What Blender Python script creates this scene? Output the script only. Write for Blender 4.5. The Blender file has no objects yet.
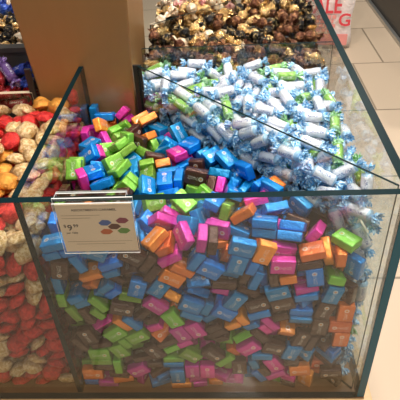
import bpy, bmesh, math, random
from mathutils import Vector, Matrix, Quaternion
import numpy as np
C = bpy.context.scene.collection
PI = math.pi
# candies at rest, one row each: colour, deeper (0 or 1), x, y, z in tenths of a millimetre, rotation quaternion
BRICKS = [
1,0,5381,351,-1355,99,0,0,-43,0,0,3574,168,-1304,99,99,15,-15,3,0,4789,235,-1494,99,0,-13,0,3,0,3952,167,-1434,99,-99,-67,-67,2,0,4284,167,-1748,99,99,3,-3,2,0,2564,335,-1172,99,85,-27,-85,
3,0,2057,344,-1237,99,-10,-24,40,1,0,2522,1210,-1114,39,16,-20,99,0,0,5571,254,-1884,99,40,-99,39,0,0,3003,169,-1818,99,-99,29,30,0,0,4685,1185,-1222,88,99,-27,-53,0,0,314,237,-1176,1,-99,0,-12,
0,0,2610,167,-2754,99,99,24,-24,4,0,308,169,-1744,98,99,-84,83,4,0,1649,167,-1447,99,99,31,-31,0,0,4175,1446,-1060,45,-39,-99,99,2,0,2160,738,-1183,72,99,42,-24,0,0,5232,167,-2492,76,-76,99,99,
2,0,1941,171,-2742,97,99,42,-42,4,0,2733,1932,-1049,15,3,-81,99,0,0,3442,167,-2637,53,-54,99,99,1,0,1956,1292,-1173,27,-31,49,-99,1,0,5253,313,-2178,24,99,-96,-2,4,0,3863,192,-2773,13,-17,99,95,
3,0,2312,163,-1995,98,-99,28,28,0,0,3993,654,-1161,19,99,-10,-1,0,0,4229,171,-2435,16,15,99,-96,4,0,1290,167,-2820,14,-14,-99,-99,0,0,3489,168,-1681,73,73,99,-99,4,0,471,167,-3631,99,-99,74,74,
3,0,5527,173,-3020,96,-94,97,99,0,0,1643,184,-2283,68,76,96,-99,2,0,3714,167,-4066,35,-35,99,99,1,0,2233,167,-3133,60,60,-99,99,4,0,2982,171,-4272,42,-43,-99,-98,0,0,1788,1695,-1106,46,-79,-99,17,
0,0,444,314,-2550,99,17,-22,-98,0,0,3342,2498,-1033,99,8,20,-42,0,0,4201,1016,-1167,6,-17,99,-56,4,0,4208,186,-4100,14,14,-99,99,4,0,5118,167,-2928,75,75,99,-99,0,0,3099,1126,-1059,99,7,24,68,
3,0,3622,857,-1132,32,9,99,-20,4,0,4743,188,-3795,63,-72,86,99,0,0,4860,167,-2017,99,99,84,-84,0,0,3239,167,-2965,99,99,30,-29,2,0,3157,619,-1282,15,-17,-93,99,2,0,2881,304,-1202,98,82,-82,-99,
2,0,2660,170,-3467,60,61,-99,99,4,0,3061,298,-1258,99,83,-83,-99,0,0,2041,198,-2290,49,54,93,-99,1,0,2512,167,-4286,35,35,-99,99,0,0,3696,2083,-1028,99,-99,38,-73,1,0,1044,167,-3569,33,-33,99,99,
3,0,836,259,-1926,18,-1,99,13,0,0,1236,246,-1646,18,-1,99,6,3,0,2232,352,-1365,27,-93,99,-24,1,0,1472,177,-3682,27,26,99,-95,2,0,2307,238,-1538,99,1,-27,0,4,0,5449,171,-4963,99,-97,-1,-1,
4,0,5533,278,-2569,95,-40,99,37,0,0,2107,1968,-1157,99,0,0,-90,1,0,850,250,-2693,1,99,0,-50,0,0,2769,237,-1592,54,0,99,0,4,0,1785,167,-4156,99,99,56,-56,1,0,236,2282,-1054,39,-99,-99,-40,
4,0,4329,171,-2742,96,99,-15,16,4,0,3251,235,-2191,0,-5,0,-99,2,0,4299,354,-1587,99,99,10,-10,3,0,5466,172,-3404,96,99,1,-2,2,0,1368,167,-4804,99,-99,-28,-28,4,0,5069,167,-3398,90,-90,99,99,
1,0,1168,2269,-1043,19,99,56,20,2,0,4912,669,-1435,24,-79,99,-66,2,0,3861,1234,-1101,12,-4,99,-19,2,0,4741,264,-2358,8,-6,99,3,4,0,1350,1350,-1123,1,-99,-71,-37,0,0,2290,3601,-1043,18,-99,43,44,
0,0,2778,258,-2154,2,7,32,-99,0,0,4496,666,-1276,2,-17,-99,38,3,0,2513,238,-1805,0,-29,1,-99,0,0,4427,480,-1350,3,-13,-99,38,0,0,440,2807,-1052,36,-9,99,35,0,0,3542,759,-1434,14,-17,-99,13,
0,0,886,1855,-1114,19,99,4,15,2,0,2839,167,-4849,99,-99,99,99,2,0,2312,2773,-1049,11,57,99,-2,4,0,4750,236,-1711,0,-9,0,99,4,0,3520,172,-4706,95,93,-99,97,4,0,438,1500,-1161,13,99,70,-9,
0,0,4576,167,-4216,99,-99,-74,-74,3,0,4785,168,-4834,98,99,-6,6,0,0,636,267,-1631,9,99,11,-68,2,0,2516,167,-4849,99,-99,-99,-99,3,0,354,167,-4915,1,-1,-99,-99,1,0,614,169,-4222,0,-1,99,99,
3,0,5527,174,-3793,93,96,99,-96,0,0,3814,250,-2104,0,99,4,67,0,0,654,2174,-1030,63,-12,2,99,2,0,2353,168,-3576,60,60,-99,99,1,0,3329,998,-1168,36,-93,75,-99,3,0,5096,425,-1672,81,-75,-99,50,
0,0,1017,167,-1335,99,99,23,-23,1,0,1046,180,-4132,60,66,-99,96,0,0,3994,622,-1349,11,1,19,99,4,0,1908,244,-1634,2,-51,-1,99,2,0,487,1917,-1069,99,-22,97,29,0,0,2191,167,-5032,97,97,-99,99,
3,0,5301,307,-1609,90,90,-99,-99,2,0,4239,222,-4692,57,54,-96,99,0,0,3057,2706,-1086,99,23,9,40,0,0,3463,1395,-1071,99,-1,42,96,4,0,1646,265,-2989,40,-5,99,18,3,0,4467,320,-3551,99,28,-4,92,
0,0,2539,3072,-1056,4,99,-42,10,0,0,4693,264,-2974,5,-99,1,5,1,0,2857,1528,-1247,49,-33,99,50,1,0,1001,2553,-1085,45,-99,-46,31,4,0,5299,349,-4094,4,-99,-40,2,0,0,1917,821,-1287,5,-99,17,41,
4,0,1968,241,-1873,1,-51,-1,99,4,0,1493,291,-4446,0,16,0,-99,0,0,3225,2118,-1136,99,-44,6,-20,0,0,2721,318,-2548,24,11,-99,45,4,0,3684,289,-2418,2,-30,-3,-99,0,0,1048,309,-2221,99,41,-28,-95,
2,0,3117,324,-5167,0,99,-26,0,4,0,264,235,-3876,0,-99,0,58,0,0,4750,241,-2547,3,-99,0,-8,0,0,2584,710,-1242,29,-36,-35,99,3,0,3589,314,-3175,49,99,-99,-59,0,0,167,284,-2186,99,1,99,1,
0,0,167,844,-1309,99,5,99,5,0,0,2390,2039,-1199,97,-99,-93,93,0,0,2900,337,-2899,62,91,99,54,0,0,1779,4129,-1223,99,-5,-1,-42,3,0,1522,4272,-1053,26,21,-41,-99,4,0,576,262,-3039,66,-5,-99,-2,
0,0,1430,239,-3244,0,99,0,-49,1,0,167,311,-2572,99,-98,99,-98,0,0,2829,934,-1331,61,-37,-99,12,4,0,3019,283,-3383,30,-97,99,-33,1,0,1015,3151,-1018,34,39,99,-3,3,0,1978,264,-3618,99,85,-2,51,
3,0,4402,311,-2122,0,98,-99,17,0,0,4701,255,-3189,99,13,5,-1,3,0,493,4002,-1026,66,43,-99,-29,4,0,4591,878,-1419,6,25,99,61,2,0,623,285,-5353,0,-99,0,0,1,0,3635,300,-3816,35,10,99,-30,
1,0,334,248,-2947,1,66,-5,99,4,0,1539,319,-1778,42,-99,93,7,4,0,706,240,-3897,13,0,99,3,0,0,3901,238,-3031,16,0,99,-2,2,0,871,267,-3340,14,-33,43,99,4,0,2064,240,-3869,99,2,-27,1,
1,0,1455,306,-2616,4,-14,-21,-99,2,0,3232,1880,-1268,24,-96,52,-99,1,0,937,235,-4662,99,0,99,0,0,0,326,3406,-1157,0,58,-99,0,3,0,4954,238,-5222,53,-99,-53,-99,2,0,4119,261,-3316,99,-2,48,0,
1,0,2135,269,-4448,4,5,-99,-7,4,0,4300,304,-3102,18,99,99,13,3,0,2216,311,-2660,88,-14,76,99,0,0,3982,235,-4342,4,0,-99,0,4,0,3917,246,-3659,99,0,48,2,0,0,2603,236,-3038,0,24,0,99,
3,0,1227,258,-3285,5,-49,3,-99,1,0,3225,239,-4481,99,-1,-39,0,0,0,3748,302,-1768,68,-99,97,-64,1,0,1180,3055,-1109,29,24,-23,-99,0,0,1162,314,-2369,94,-28,-40,99,4,0,4141,326,-2110,99,83,83,99,
0,0,1472,1328,-1292,22,-99,16,-21,1,0,1342,1718,-1154,88,-99,-26,-58,4,0,1377,3526,-1193,27,35,99,72,4,0,2737,2472,-1239,97,-84,99,67,4,0,4948,275,-3961,7,73,5,-99,0,0,483,4510,-1050,0,-1,-99,17,
4,0,1786,2868,-1246,99,-95,7,34,4,0,1831,334,-3189,22,99,75,28,0,0,252,300,-1383,99,-12,-13,99,4,0,932,261,-4980,99,0,0,-6,3,0,2019,2604,-1197,46,83,99,-31,1,0,802,299,-2949,46,99,-99,-46,
1,0,1736,2214,-1194,15,-99,89,-24,0,0,1219,313,-1843,98,24,-11,-99,4,0,167,1636,-1255,99,-13,-99,13,4,0,3078,261,-3583,3,-32,-3,99,0,0,5386,350,-4475,1,-99,42,4,3,0,3400,322,-3352,33,-93,99,-24,
2,0,1878,318,-3379,26,99,87,28,1,0,1696,2574,-1267,66,99,-88,87,4,0,5384,350,-4661,42,4,-1,99,2,0,2258,1038,-1330,99,-86,35,30,0,0,1753,302,-5353,18,0,0,-99,4,0,1753,330,-4983,99,0,0,29,
0,0,2247,1650,-1273,49,99,-12,13,0,0,4839,284,-4338,19,40,99,88,0,0,3690,1879,-1360,40,-52,99,-71,2,0,888,4703,-1072,83,-59,-17,99,3,0,802,352,-2170,69,40,-17,-99,1,0,618,235,-4476,99,0,0,0,
2,0,4296,262,-5030,2,99,0,27,2,0,167,3779,-1187,0,-99,0,99,0,0,1435,2499,-1261,80,99,-79,-80,0,0,3963,1845,-1306,99,-31,-72,-42,4,0,1729,317,-4610,96,0,0,99,3,0,3440,355,-1670,20,-19,-99,-99,
4,0,4042,301,-4863,99,-56,55,-98,0,0,3776,326,-3361,84,36,-27,-99,0,0,168,4808,-1138,6,99,5,99,4,0,3053,1937,-1271,25,-96,53,-99,0,0,3478,1844,-1216,88,-94,-23,99,0,0,2043,3108,-1230,16,36,91,-99,
4,0,1222,3912,-1206,60,-43,89,-99,0,0,3819,299,-4607,67,99,-99,-67,1,0,1674,3620,-1395,13,-70,-71,99,2,0,596,3648,-1254,78,-14,-89,99,4,0,1280,415,-2102,87,47,41,99,0,0,568,304,-1309,99,16,-10,-99,
0,0,5376,352,-4286,44,4,-2,99,1,0,738,3960,-1233,61,29,99,-26,0,0,3931,252,-5039,56,4,-99,-1,3,0,3400,363,-4203,99,-38,43,-89,3,0,5284,366,-4910,99,-94,4,1,1,0,1166,1469,-1280,17,71,-17,99,
0,0,528,360,-2719,22,99,98,17,3,0,2243,244,-5353,99,0,0,2,4,0,3624,368,-2066,68,-99,97,-64,1,0,1145,3463,-1143,23,-99,-50,-81,4,0,3175,328,-3745,85,32,-23,-99,4,0,4599,299,-4564,99,-6,6,-99,
4,0,617,240,-4666,99,0,1,0,0,0,2910,1203,-1383,37,-99,-58,-68,0,0,2123,277,-4635,2,-4,7,-99,1,0,1403,1895,-1151,87,-99,-26,-58,0,0,2034,3304,-1211,88,-99,-41,-59,0,0,3978,579,-2350,89,99,-98,-78,
3,0,974,267,-5166,0,-99,-7,0,1,0,2744,1942,-1319,64,-16,-2,-99,2,0,4631,341,-5166,99,0,0,67,1,0,755,3257,-1207,46,-99,-23,27,2,0,522,2947,-1150,34,-99,-11,-36,1,0,1209,299,-3861,56,-99,-99,56,
0,0,1777,359,-5168,0,-99,53,0,0,0,2157,2324,-1275,12,12,-99,-98,2,0,2636,331,-5353,99,0,0,-85,1,0,911,4262,-1275,27,27,99,-95,2,0,4023,347,-3496,46,-93,-99,46,3,0,1355,4471,-1169,41,-99,-34,3,
1,0,2119,314,-4077,19,-99,89,-21,3,0,1526,3750,-1220,99,-21,-28,-28,4,0,167,343,-4254,65,99,65,99,2,0,2397,323,-3909,22,-99,87,-18,2,0,3207,350,-2386,7,84,-99,-8,0,0,1280,2915,-1332,13,-99,-40,-9,
0,0,2959,383,-3185,99,-35,-34,93,4,0,167,380,-3212,10,-99,10,-99,1,0,3274,423,-3944,7,99,79,19,1,0,1615,3177,-1286,14,99,40,-40,4,0,4624,333,-5353,0,-99,-75,0,0,0,2943,2834,-1209,99,10,23,-42,
0,0,2495,2644,-1327,98,99,41,39,3,0,3012,381,-5353,99,0,0,94,3,0,4259,1633,-1174,90,-27,99,49,0,0,3090,447,-1853,99,-2,89,-7,4,0,5528,299,-5284,43,-42,-99,99,0,0,3382,396,-1962,21,-99,-99,8,
2,0,1402,410,-5284,99,-99,-67,67,0,0,4797,332,-2723,28,9,1,-99,0,0,1566,425,-1159,99,21,-10,5,1,0,235,532,-4908,14,99,-99,14,2,0,3485,300,-5094,95,99,-98,-93,0,0,2634,3341,-1250,99,40,-99,39,
3,0,3096,595,-1537,8,0,-3,-99,0,0,236,397,-5353,99,0,0,99,4,0,1003,1528,-1352,71,-17,-99,-17,1,0,828,3815,-1328,17,-56,32,99,0,0,3237,352,-2722,99,99,-80,80,4,0,4332,578,-4054,9,99,-90,-10,
2,0,268,4063,-1271,84,-84,-98,-99,4,0,478,650,-2334,99,-3,-5,0,4,0,2607,492,-1530,16,16,-99,98,2,0,3398,353,-5353,99,0,0,-3,0,0,952,367,-2520,9,-99,-19,50,1,0,3395,1421,-1363,76,-99,-19,73,
4,0,429,514,-1956,7,99,99,2,0,0,4495,1385,-1572,35,96,43,-99,4,0,1118,430,-4534,73,-83,-99,97,4,0,549,879,-1042,39,53,13,99,3,0,485,1562,-1371,13,99,0,0,4,0,4519,692,-1604,99,-23,12,-19,
1,0,1355,575,-4293,92,-16,-15,99,3,0,4002,628,-1596,99,-20,14,5,0,0,3916,996,-1403,9,39,-4,99,0,0,2225,559,-2658,73,99,-81,10,0,0,1724,824,-1497,94,-71,-99,78,1,0,235,556,-3499,10,-99,-99,-10,
1,1,237,2474,-1130,99,39,-39,98,2,1,931,4714,-1327,57,99,86,27,0,1,4727,537,-2103,98,-2,-15,99,0,1,3482,2351,-1308,12,-42,-99,-5,0,1,1393,2143,-1272,99,-78,68,40,2,1,2869,579,-4424,2,93,-99,2,
0,1,645,2453,-1242,97,57,-30,99,3,1,5303,535,-1950,43,-41,-99,98,0,1,4093,1326,-1352,2,-6,-99,-14,0,1,1577,1813,-1319,16,-44,7,99,1,1,272,1214,-1246,75,73,-99,55,4,1,813,1813,-1428,59,-99,-96,95,
0,1,747,2157,-1338,74,75,-73,99,4,1,1426,572,-2332,90,-43,-54,99,0,1,1957,3584,-1362,39,-98,-40,-99,0,1,5176,484,-2651,99,98,99,99,2,1,2388,2868,-1310,42,-34,82,-99,0,1,1877,533,-1591,67,75,99,-68,
1,1,2505,1283,-1286,99,22,10,-14,0,1,2581,452,-2833,99,-18,24,3,3,1,2356,446,-3108,99,29,32,-9,0,1,1745,1316,-1395,11,99,54,50,4,1,1608,507,-2078,8,-96,-99,5,0,1,3542,1141,-1489,99,47,-61,6,
2,1,2525,350,-5167,0,-72,-99,0,2,1,3192,955,-1403,72,-32,-14,-99,1,1,3289,542,-4923,93,80,-99,-86,0,1,3732,491,-5075,55,-97,-99,56,0,1,3273,2571,-1413,99,22,51,-42,0,1,1580,4327,-1460,41,37,-13,99,
4,1,411,1984,-1382,3,-90,-99,-3,3,1,485,4635,-1355,99,-79,0,0,4,1,4902,355,-4750,86,-83,94,99,4,1,1083,1012,-1137,79,99,54,-48,0,1,4039,587,-2609,13,-98,99,-17,2,1,2530,557,-4114,92,68,63,99,
4,1,4705,368,-3353,24,8,-12,99,1,1,3199,621,-4480,6,99,4,84,0,1,340,707,-2722,47,44,-93,99,1,1,4248,421,-5353,0,99,-14,0,2,1,673,496,-3580,73,-99,-70,19,2,1,264,2499,-1512,99,99,59,59,
3,1,3660,1777,-1771,99,54,99,-54,1,1,2516,580,-4505,30,99,99,-30,4,1,2979,548,-4013,15,99,77,8,3,1,5109,514,-5167,0,-16,-99,0,0,1,2039,2007,-1344,5,0,0,99,2,1,4204,542,-3767,71,91,99,81,
4,1,5086,561,-3262,18,99,-67,71,2,1,4236,979,-1546,99,57,97,38,2,1,2100,3804,-1212,38,42,99,-16,1,1,1152,1892,-1372,38,-99,-72,25,2,1,2901,650,-4241,0,0,-2,-99,0,1,3791,573,-5353,99,0,0,-98,
4,1,2753,2197,-1172,11,99,-13,-6,0,1,1155,354,-1316,99,99,69,-69,4,1,2446,515,-1819,97,-99,16,16,0,1,4496,622,-2980,74,16,-99,16,0,1,1754,547,-2533,99,33,-50,-65,0,1,2351,1506,-1466,99,-25,-3,14,
4,1,2949,520,-2332,99,-64,-89,47,3,1,579,4347,-1395,2,59,-8,99,0,1,3443,549,-3613,64,-97,-99,42,4,1,1576,482,-3935,97,23,-31,-99,1,1,1396,3527,-1465,99,-17,3,-48,0,1,1529,931,-1399,98,9,99,16,
0,1,4693,561,-1909,99,13,-4,-98,2,1,3765,1455,-1429,73,99,75,87,2,1,2840,522,-4608,2,99,99,-2,1,1,1021,2446,-1501,56,3,-99,1,4,1,973,588,-3349,99,-65,6,68,4,1,2585,2566,-1590,0,-93,99,-12,
0,1,486,4817,-1313,79,99,0,0,4,1,321,2419,-1834,99,-99,-20,20,2,1,3201,539,-2703,24,-24,-99,-99,0,1,3908,1057,-1716,0,-99,11,0,2,1,3197,1315,-1706,93,99,27,-29,4,1,3562,729,-1694,99,-3,5,62,
0,1,3215,1489,-1363,8,-80,66,-99,1,1,2504,354,-4912,0,0,-99,99,1,1,1202,529,-3114,98,-99,45,41,3,1,3174,725,-1865,98,-99,99,98,0,1,4582,1112,-1644,1,7,93,99,2,1,2612,834,-1512,91,30,-16,-99,
0,1,1796,1624,-1612,34,2,40,99,0,1,872,458,-1622,62,88,99,-12,3,1,4773,912,-1835,99,99,-4,-4,3,1,4711,639,-3998,99,3,-40,4,3,1,4754,655,-4230,39,0,99,0,0,1,2021,583,-2915,96,-26,37,-99,
4,1,2963,424,-4796,99,0,0,-3,4,1,2659,655,-2630,99,0,35,0,3,1,4439,564,-3882,89,10,10,99,4,1,657,2189,-1748,99,24,-30,-63,1,1,1212,2398,-1424,99,-42,62,-87,2,1,3668,578,-4730,94,-67,64,-99,
4,1,1706,635,-4282,64,-5,-99,3,1,1,2607,1960,-1648,99,99,-57,-57,4,1,4314,654,-4241,10,0,-99,0,2,1,2808,575,-3787,62,-99,-88,68,2,1,1530,574,-3674,99,50,60,93,3,1,2286,284,-1978,99,96,33,-29,
3,1,236,404,-5167,99,1,0,99,4,1,1626,641,-3090,60,-1,99,-4,0,1,619,2571,-1389,19,-74,99,54,4,1,3037,577,-4982,93,0,0,-99,4,1,235,571,-4434,20,-99,-98,-20,2,1,4694,634,-2968,73,13,-99,17,
0,1,2862,718,-3128,97,-99,32,31,0,1,4964,635,-2326,7,8,47,-99,4,1,4359,535,-4993,98,99,-67,68,4,1,4959,531,-1952,41,-83,34,-99,4,1,356,867,-1297,99,13,-99,-11,3,1,4533,632,-3712,11,5,-99,0,
1,1,2843,628,-1919,4,-99,-95,-5,1,1,3667,654,-3998,18,0,99,0,4,1,4944,723,-2899,73,-73,-99,-99,1,1,1431,655,-4465,0,-16,0,99,0,1,2262,2999,-1510,42,-39,99,-98,4,1,1181,543,-5353,0,-67,99,0,
0,1,2098,1808,-1732,87,-99,-58,-74,2,1,2396,3322,-1400,68,99,1,-72,3,1,1015,546,-3681,14,-99,88,-49,3,1,4577,709,-2511,86,91,-91,99,3,1,3152,1023,-1903,99,0,0,-3,2,1,1169,4611,-1450,65,-99,-4,-75,
4,1,1565,502,-1336,99,29,13,-96,0,1,1786,4034,-1402,3,39,-99,4,4,1,5234,473,-3635,99,-4,33,-39,2,1,1692,576,-3582,99,50,60,95,4,1,5291,449,-3247,42,-61,26,99,4,1,5041,596,-4723,16,12,-93,-99,
4,1,307,636,-2162,3,99,0,5,1,1,3920,569,-4167,9,99,-91,5,0,1,3532,2135,-1549,16,-99,-77,2,4,1,5013,541,-4438,8,52,-99,-4,4,1,1676,468,-4797,99,0,0,0,3,1,4250,579,-2374,99,1,-5,-93,
3,1,880,2464,-1629,57,89,-99,-48,4,1,2506,565,-2239,37,-83,99,32,4,1,958,638,-4853,0,14,2,-99,4,1,167,2000,-1648,99,-99,99,-99,2,1,612,630,-3732,32,-99,18,55,0,1,1110,3194,-1552,99,-51,-83,-36,
0,1,167,424,-1735,0,-99,0,-99,0,1,641,3053,-1593,99,1,-52,82,1,1,2423,1904,-1585,27,99,27,-99,4,1,1869,599,-4195,8,-99,-11,64,0,1,435,605,-1772,60,-6,0,99,0,1,4621,723,-4657,12,-12,-99,-99,
1,1,892,2883,-1309,59,-99,28,-81,3,1,3456,643,-4698,3,67,2,99,4,1,5136,618,-3936,99,50,-58,20,0,1,2605,576,-3487,32,89,-99,-29,0,1,1781,2454,-1547,43,83,-99,76,4,1,1881,579,-2673,91,-50,-46,99,
2,1,4357,691,-1762,99,-34,-3,-91,0,1,1777,2845,-1638,42,-46,99,-89,1,1,2756,651,-5058,99,2,52,-1,2,1,2157,1148,-1821,10,9,83,99,4,1,308,550,-3806,99,-61,34,-23,0,1,1476,1855,-1772,6,-99,6,99,
1,1,899,723,-5135,14,14,99,-99,0,1,2851,1574,-1716,99,0,0,10,0,1,3302,591,-2208,99,-8,8,-99,0,1,3194,1779,-1835,99,99,96,96,0,1,1650,1016,-1708,99,13,1,5,3,1,3567,908,-1903,93,0,0,99,
2,1,3134,1026,-1716,99,0,0,6,0,1,2085,3182,-1580,0,-41,99,0,0,1,3683,1479,-1716,99,0,0,17,4,1,4876,569,-3607,99,11,29,13,1,1,2822,2277,-1635,99,84,43,51,0,1,2892,2880,-1383,23,-99,-40,9,
2,1,333,3809,-1611,0,-29,0,-99,3,1,3613,580,-3517,90,-43,60,-99,4,1,5102,557,-5353,40,0,0,-99,0,1,4248,1500,-1903,45,0,0,99,0,1,2392,507,-3674,99,29,-23,-92,0,1,4490,1195,-1903,99,0,0,38,
4,1,3823,583,-2987,47,99,89,-17,4,1,1655,600,-1893,99,-1,7,-40,0,1,1319,568,-5035,2,-99,85,-6,0,1,2095,539,-5230,65,-25,25,99,4,1,1354,1469,-1763,88,12,-25,-99,2,1,3173,2585,-1623,51,-99,-40,20,
1,1,2452,2686,-1903,19,0,0,-99,4,1,475,539,-4180,61,93,52,99,0,1,576,2728,-1763,72,99,67,-95,4,1,456,578,-3326,39,92,-99,-51,4,1,743,506,-4066,11,99,99,16,2,1,3124,2148,-1507,4,20,99,40,
0,1,3757,1420,-1903,0,-37,99,0,0,1,490,3871,-1903,0,-99,-92,0,2,1,2440,785,-1758,0,-60,6,-99,0,1,4159,1639,-1483,99,5,11,-42,2,1,2115,641,-4549,0,99,2,1,1,1,1271,677,-1280,62,91,-99,-72,
1,1,987,3500,-1472,11,-49,-99,12,1,1,303,2956,-1392,48,-12,-99,6,2,1,1016,704,-1291,56,-75,-99,61,2,1,2508,460,-4649,29,95,99,-30,4,1,690,1050,-1260,8,-14,99,42,4,1,349,3369,-1343,35,0,0,99,
3,1,1607,2928,-1564,70,24,-99,-94,3,1,2826,3014,-1719,4,99,-44,10,2,1,1967,535,-2196,99,50,-51,-99,4,1,2761,530,-2277,99,-57,-91,39,3,1,1232,649,-2693,0,29,-2,-99,4,1,1609,655,-2414,50,0,99,0,
0,1,3653,638,-2431,22,1,-99,8,4,1,3400,2346,-1716,0,40,-99,0,0,1,3633,620,-2627,4,22,9,99,2,1,3498,563,-2838,55,-99,82,-59,1,1,3381,1757,-1772,2,-99,2,99,4,1,946,2270,-1903,5,0,0,-99,
1,1,2571,3408,-1835,42,42,99,99,0,1,812,578,-2651,50,0,-99,1,2,1,298,1960,-1903,0,0,-99,0,0,1,3116,718,-3700,19,-18,99,98,3,1,167,2909,-1648,99,99,-99,-99,3,1,299,1546,-1630,0,0,76,-99,
0,1,1426,2435,-1589,20,85,99,34,4,1,1042,1970,-1597,77,45,-39,-99,1,1,803,831,-1781,14,32,0,-99,3,1,1151,2891,-1664,14,39,-99,1,2,1,3041,1750,-1449,62,-39,-32,-99,4,1,494,586,-1498,10,-99,-10,-14,
3,1,167,4276,-1771,0,-99,0,-99,3,1,299,1197,-1580,0,-99,0,0,2,1,480,3809,-1484,0,-99,0,29,0,1,805,1143,-1701,74,-99,-22,-9,4,1,603,4780,-1583,99,11,0,-3,0,1,306,3472,-1530,2,0,0,-99,
4,1,1230,4442,-1652,99,-22,-46,-38,0,1,2716,3065,-1551,10,99,40,4,3,1,1329,654,-1612,98,99,-4,13,3,1,2279,655,-3263,32,0,-99,0,2,1,2169,522,-3506,67,99,-67,-27,1,1,1816,1808,-1522,48,99,-94,19,
1,1,725,1387,-1772,99,-10,-28,10,4,1,259,882,-1771,99,-61,-99,-61,3,1,299,3486,-1716,0,0,0,99,2,1,1153,3542,-1781,4,29,5,99,4,1,2212,1465,-1716,0,-99,-83,0,3,1,4144,1434,-1716,96,0,0,99,
0,1,1425,3114,-1579,48,-23,-2,-99,0,1,3791,654,-3751,18,0,99,0,0,1,235,1574,-1903,0,99,-99,0,0,1,749,4891,-1835,1,1,99,99,4,1,1173,3949,-1487,99,26,8,56,4,1,2142,656,-1665,80,-77,99,-67,
4,1,2028,1101,-1570,9,-91,-99,-15,1,1,1123,3979,-1667,99,13,21,-17,4,1,362,4338,-1391,99,8,59,-2,0,1,738,1336,-1497,99,-3,-26,-54,0,1,355,2053,-1633,99,-92,98,-91,1,1,2355,3635,-1538,99,71,-69,-4,
0,1,1194,1543,-1627,2,-19,5,99,0,1,298,3227,-1834,99,-99,0,0,3,1,3984,1051,-1903,0,1,-99,0,0,1,2057,2595,-1570,30,-99,-73,75,4,1,2683,570,-3313,32,99,-99,-32,2,1,2684,2447,-1835,99,-99,-40,40,
3,1,855,723,-3113,99,99,-35,35,1,1,2106,3797,-1455,42,-38,16,99,3,1,167,4622,-1585,0,-99,0,99,0,1,1157,1056,-1492,39,-63,99,-20,0,1,733,843,-1600,99,-3,-32,24,1,1,2653,655,-3905,0,-99,0,69,
4,1,1859,586,-3780,97,23,-31,-99,0,1,825,628,-1314,29,63,35,99,0,1,3649,578,-4302,88,-83,-87,99,3,1,1369,574,-3770,60,93,-99,-50,4,1,707,3377,-1709,99,-26,-35,96,4,1,2152,2152,-1530,20,0,0,-99,
1,1,3098,2694,-1761,22,-99,42,51,0,1,1723,1530,-1760,23,99,84,-43,1,1,1624,2096,-1834,5,-5,-99,99,4,1,2528,1362,-1667,57,-99,50,-83,3,1,633,1679,-1817,4,5,99,77,0,1,438,1125,-1834,66,66,99,99,
3,1,3792,593,-2128,99,-3,-67,9,4,1,302,721,-4673,1,1,99,-98,0,1,4174,569,-4593,3,-99,-25,10,4,1,3019,2310,-1903,38,0,0,99,0,1,1291,592,-4118,16,-99,99,-16,0,1,4224,568,-4413,2,99,-25,-10,
3,1,3869,2043,-1771,40,-99,-40,-99,4,1,1047,575,-4206,72,-99,-95,75,3,1,987,714,-2462,96,-99,50,48,2,1,2179,2161,-1716,0,-53,99,0,4,1,4378,575,-1983,25,99,96,-8,0,1,4011,635,-1827,2,99,99,-38,
4,1,1319,717,-2972,34,35,96,-99,2,1,3247,498,-3133,96,57,49,99,1,1,4128,563,-2775,17,83,99,11,4,1,4228,548,-2939,9,-99,70,-17,4,1,4797,619,-4980,99,0,0,0,1,1,1315,566,-4779,89,77,94,99,
0,1,438,723,-5285,0,0,-99,-99,
]
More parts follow.
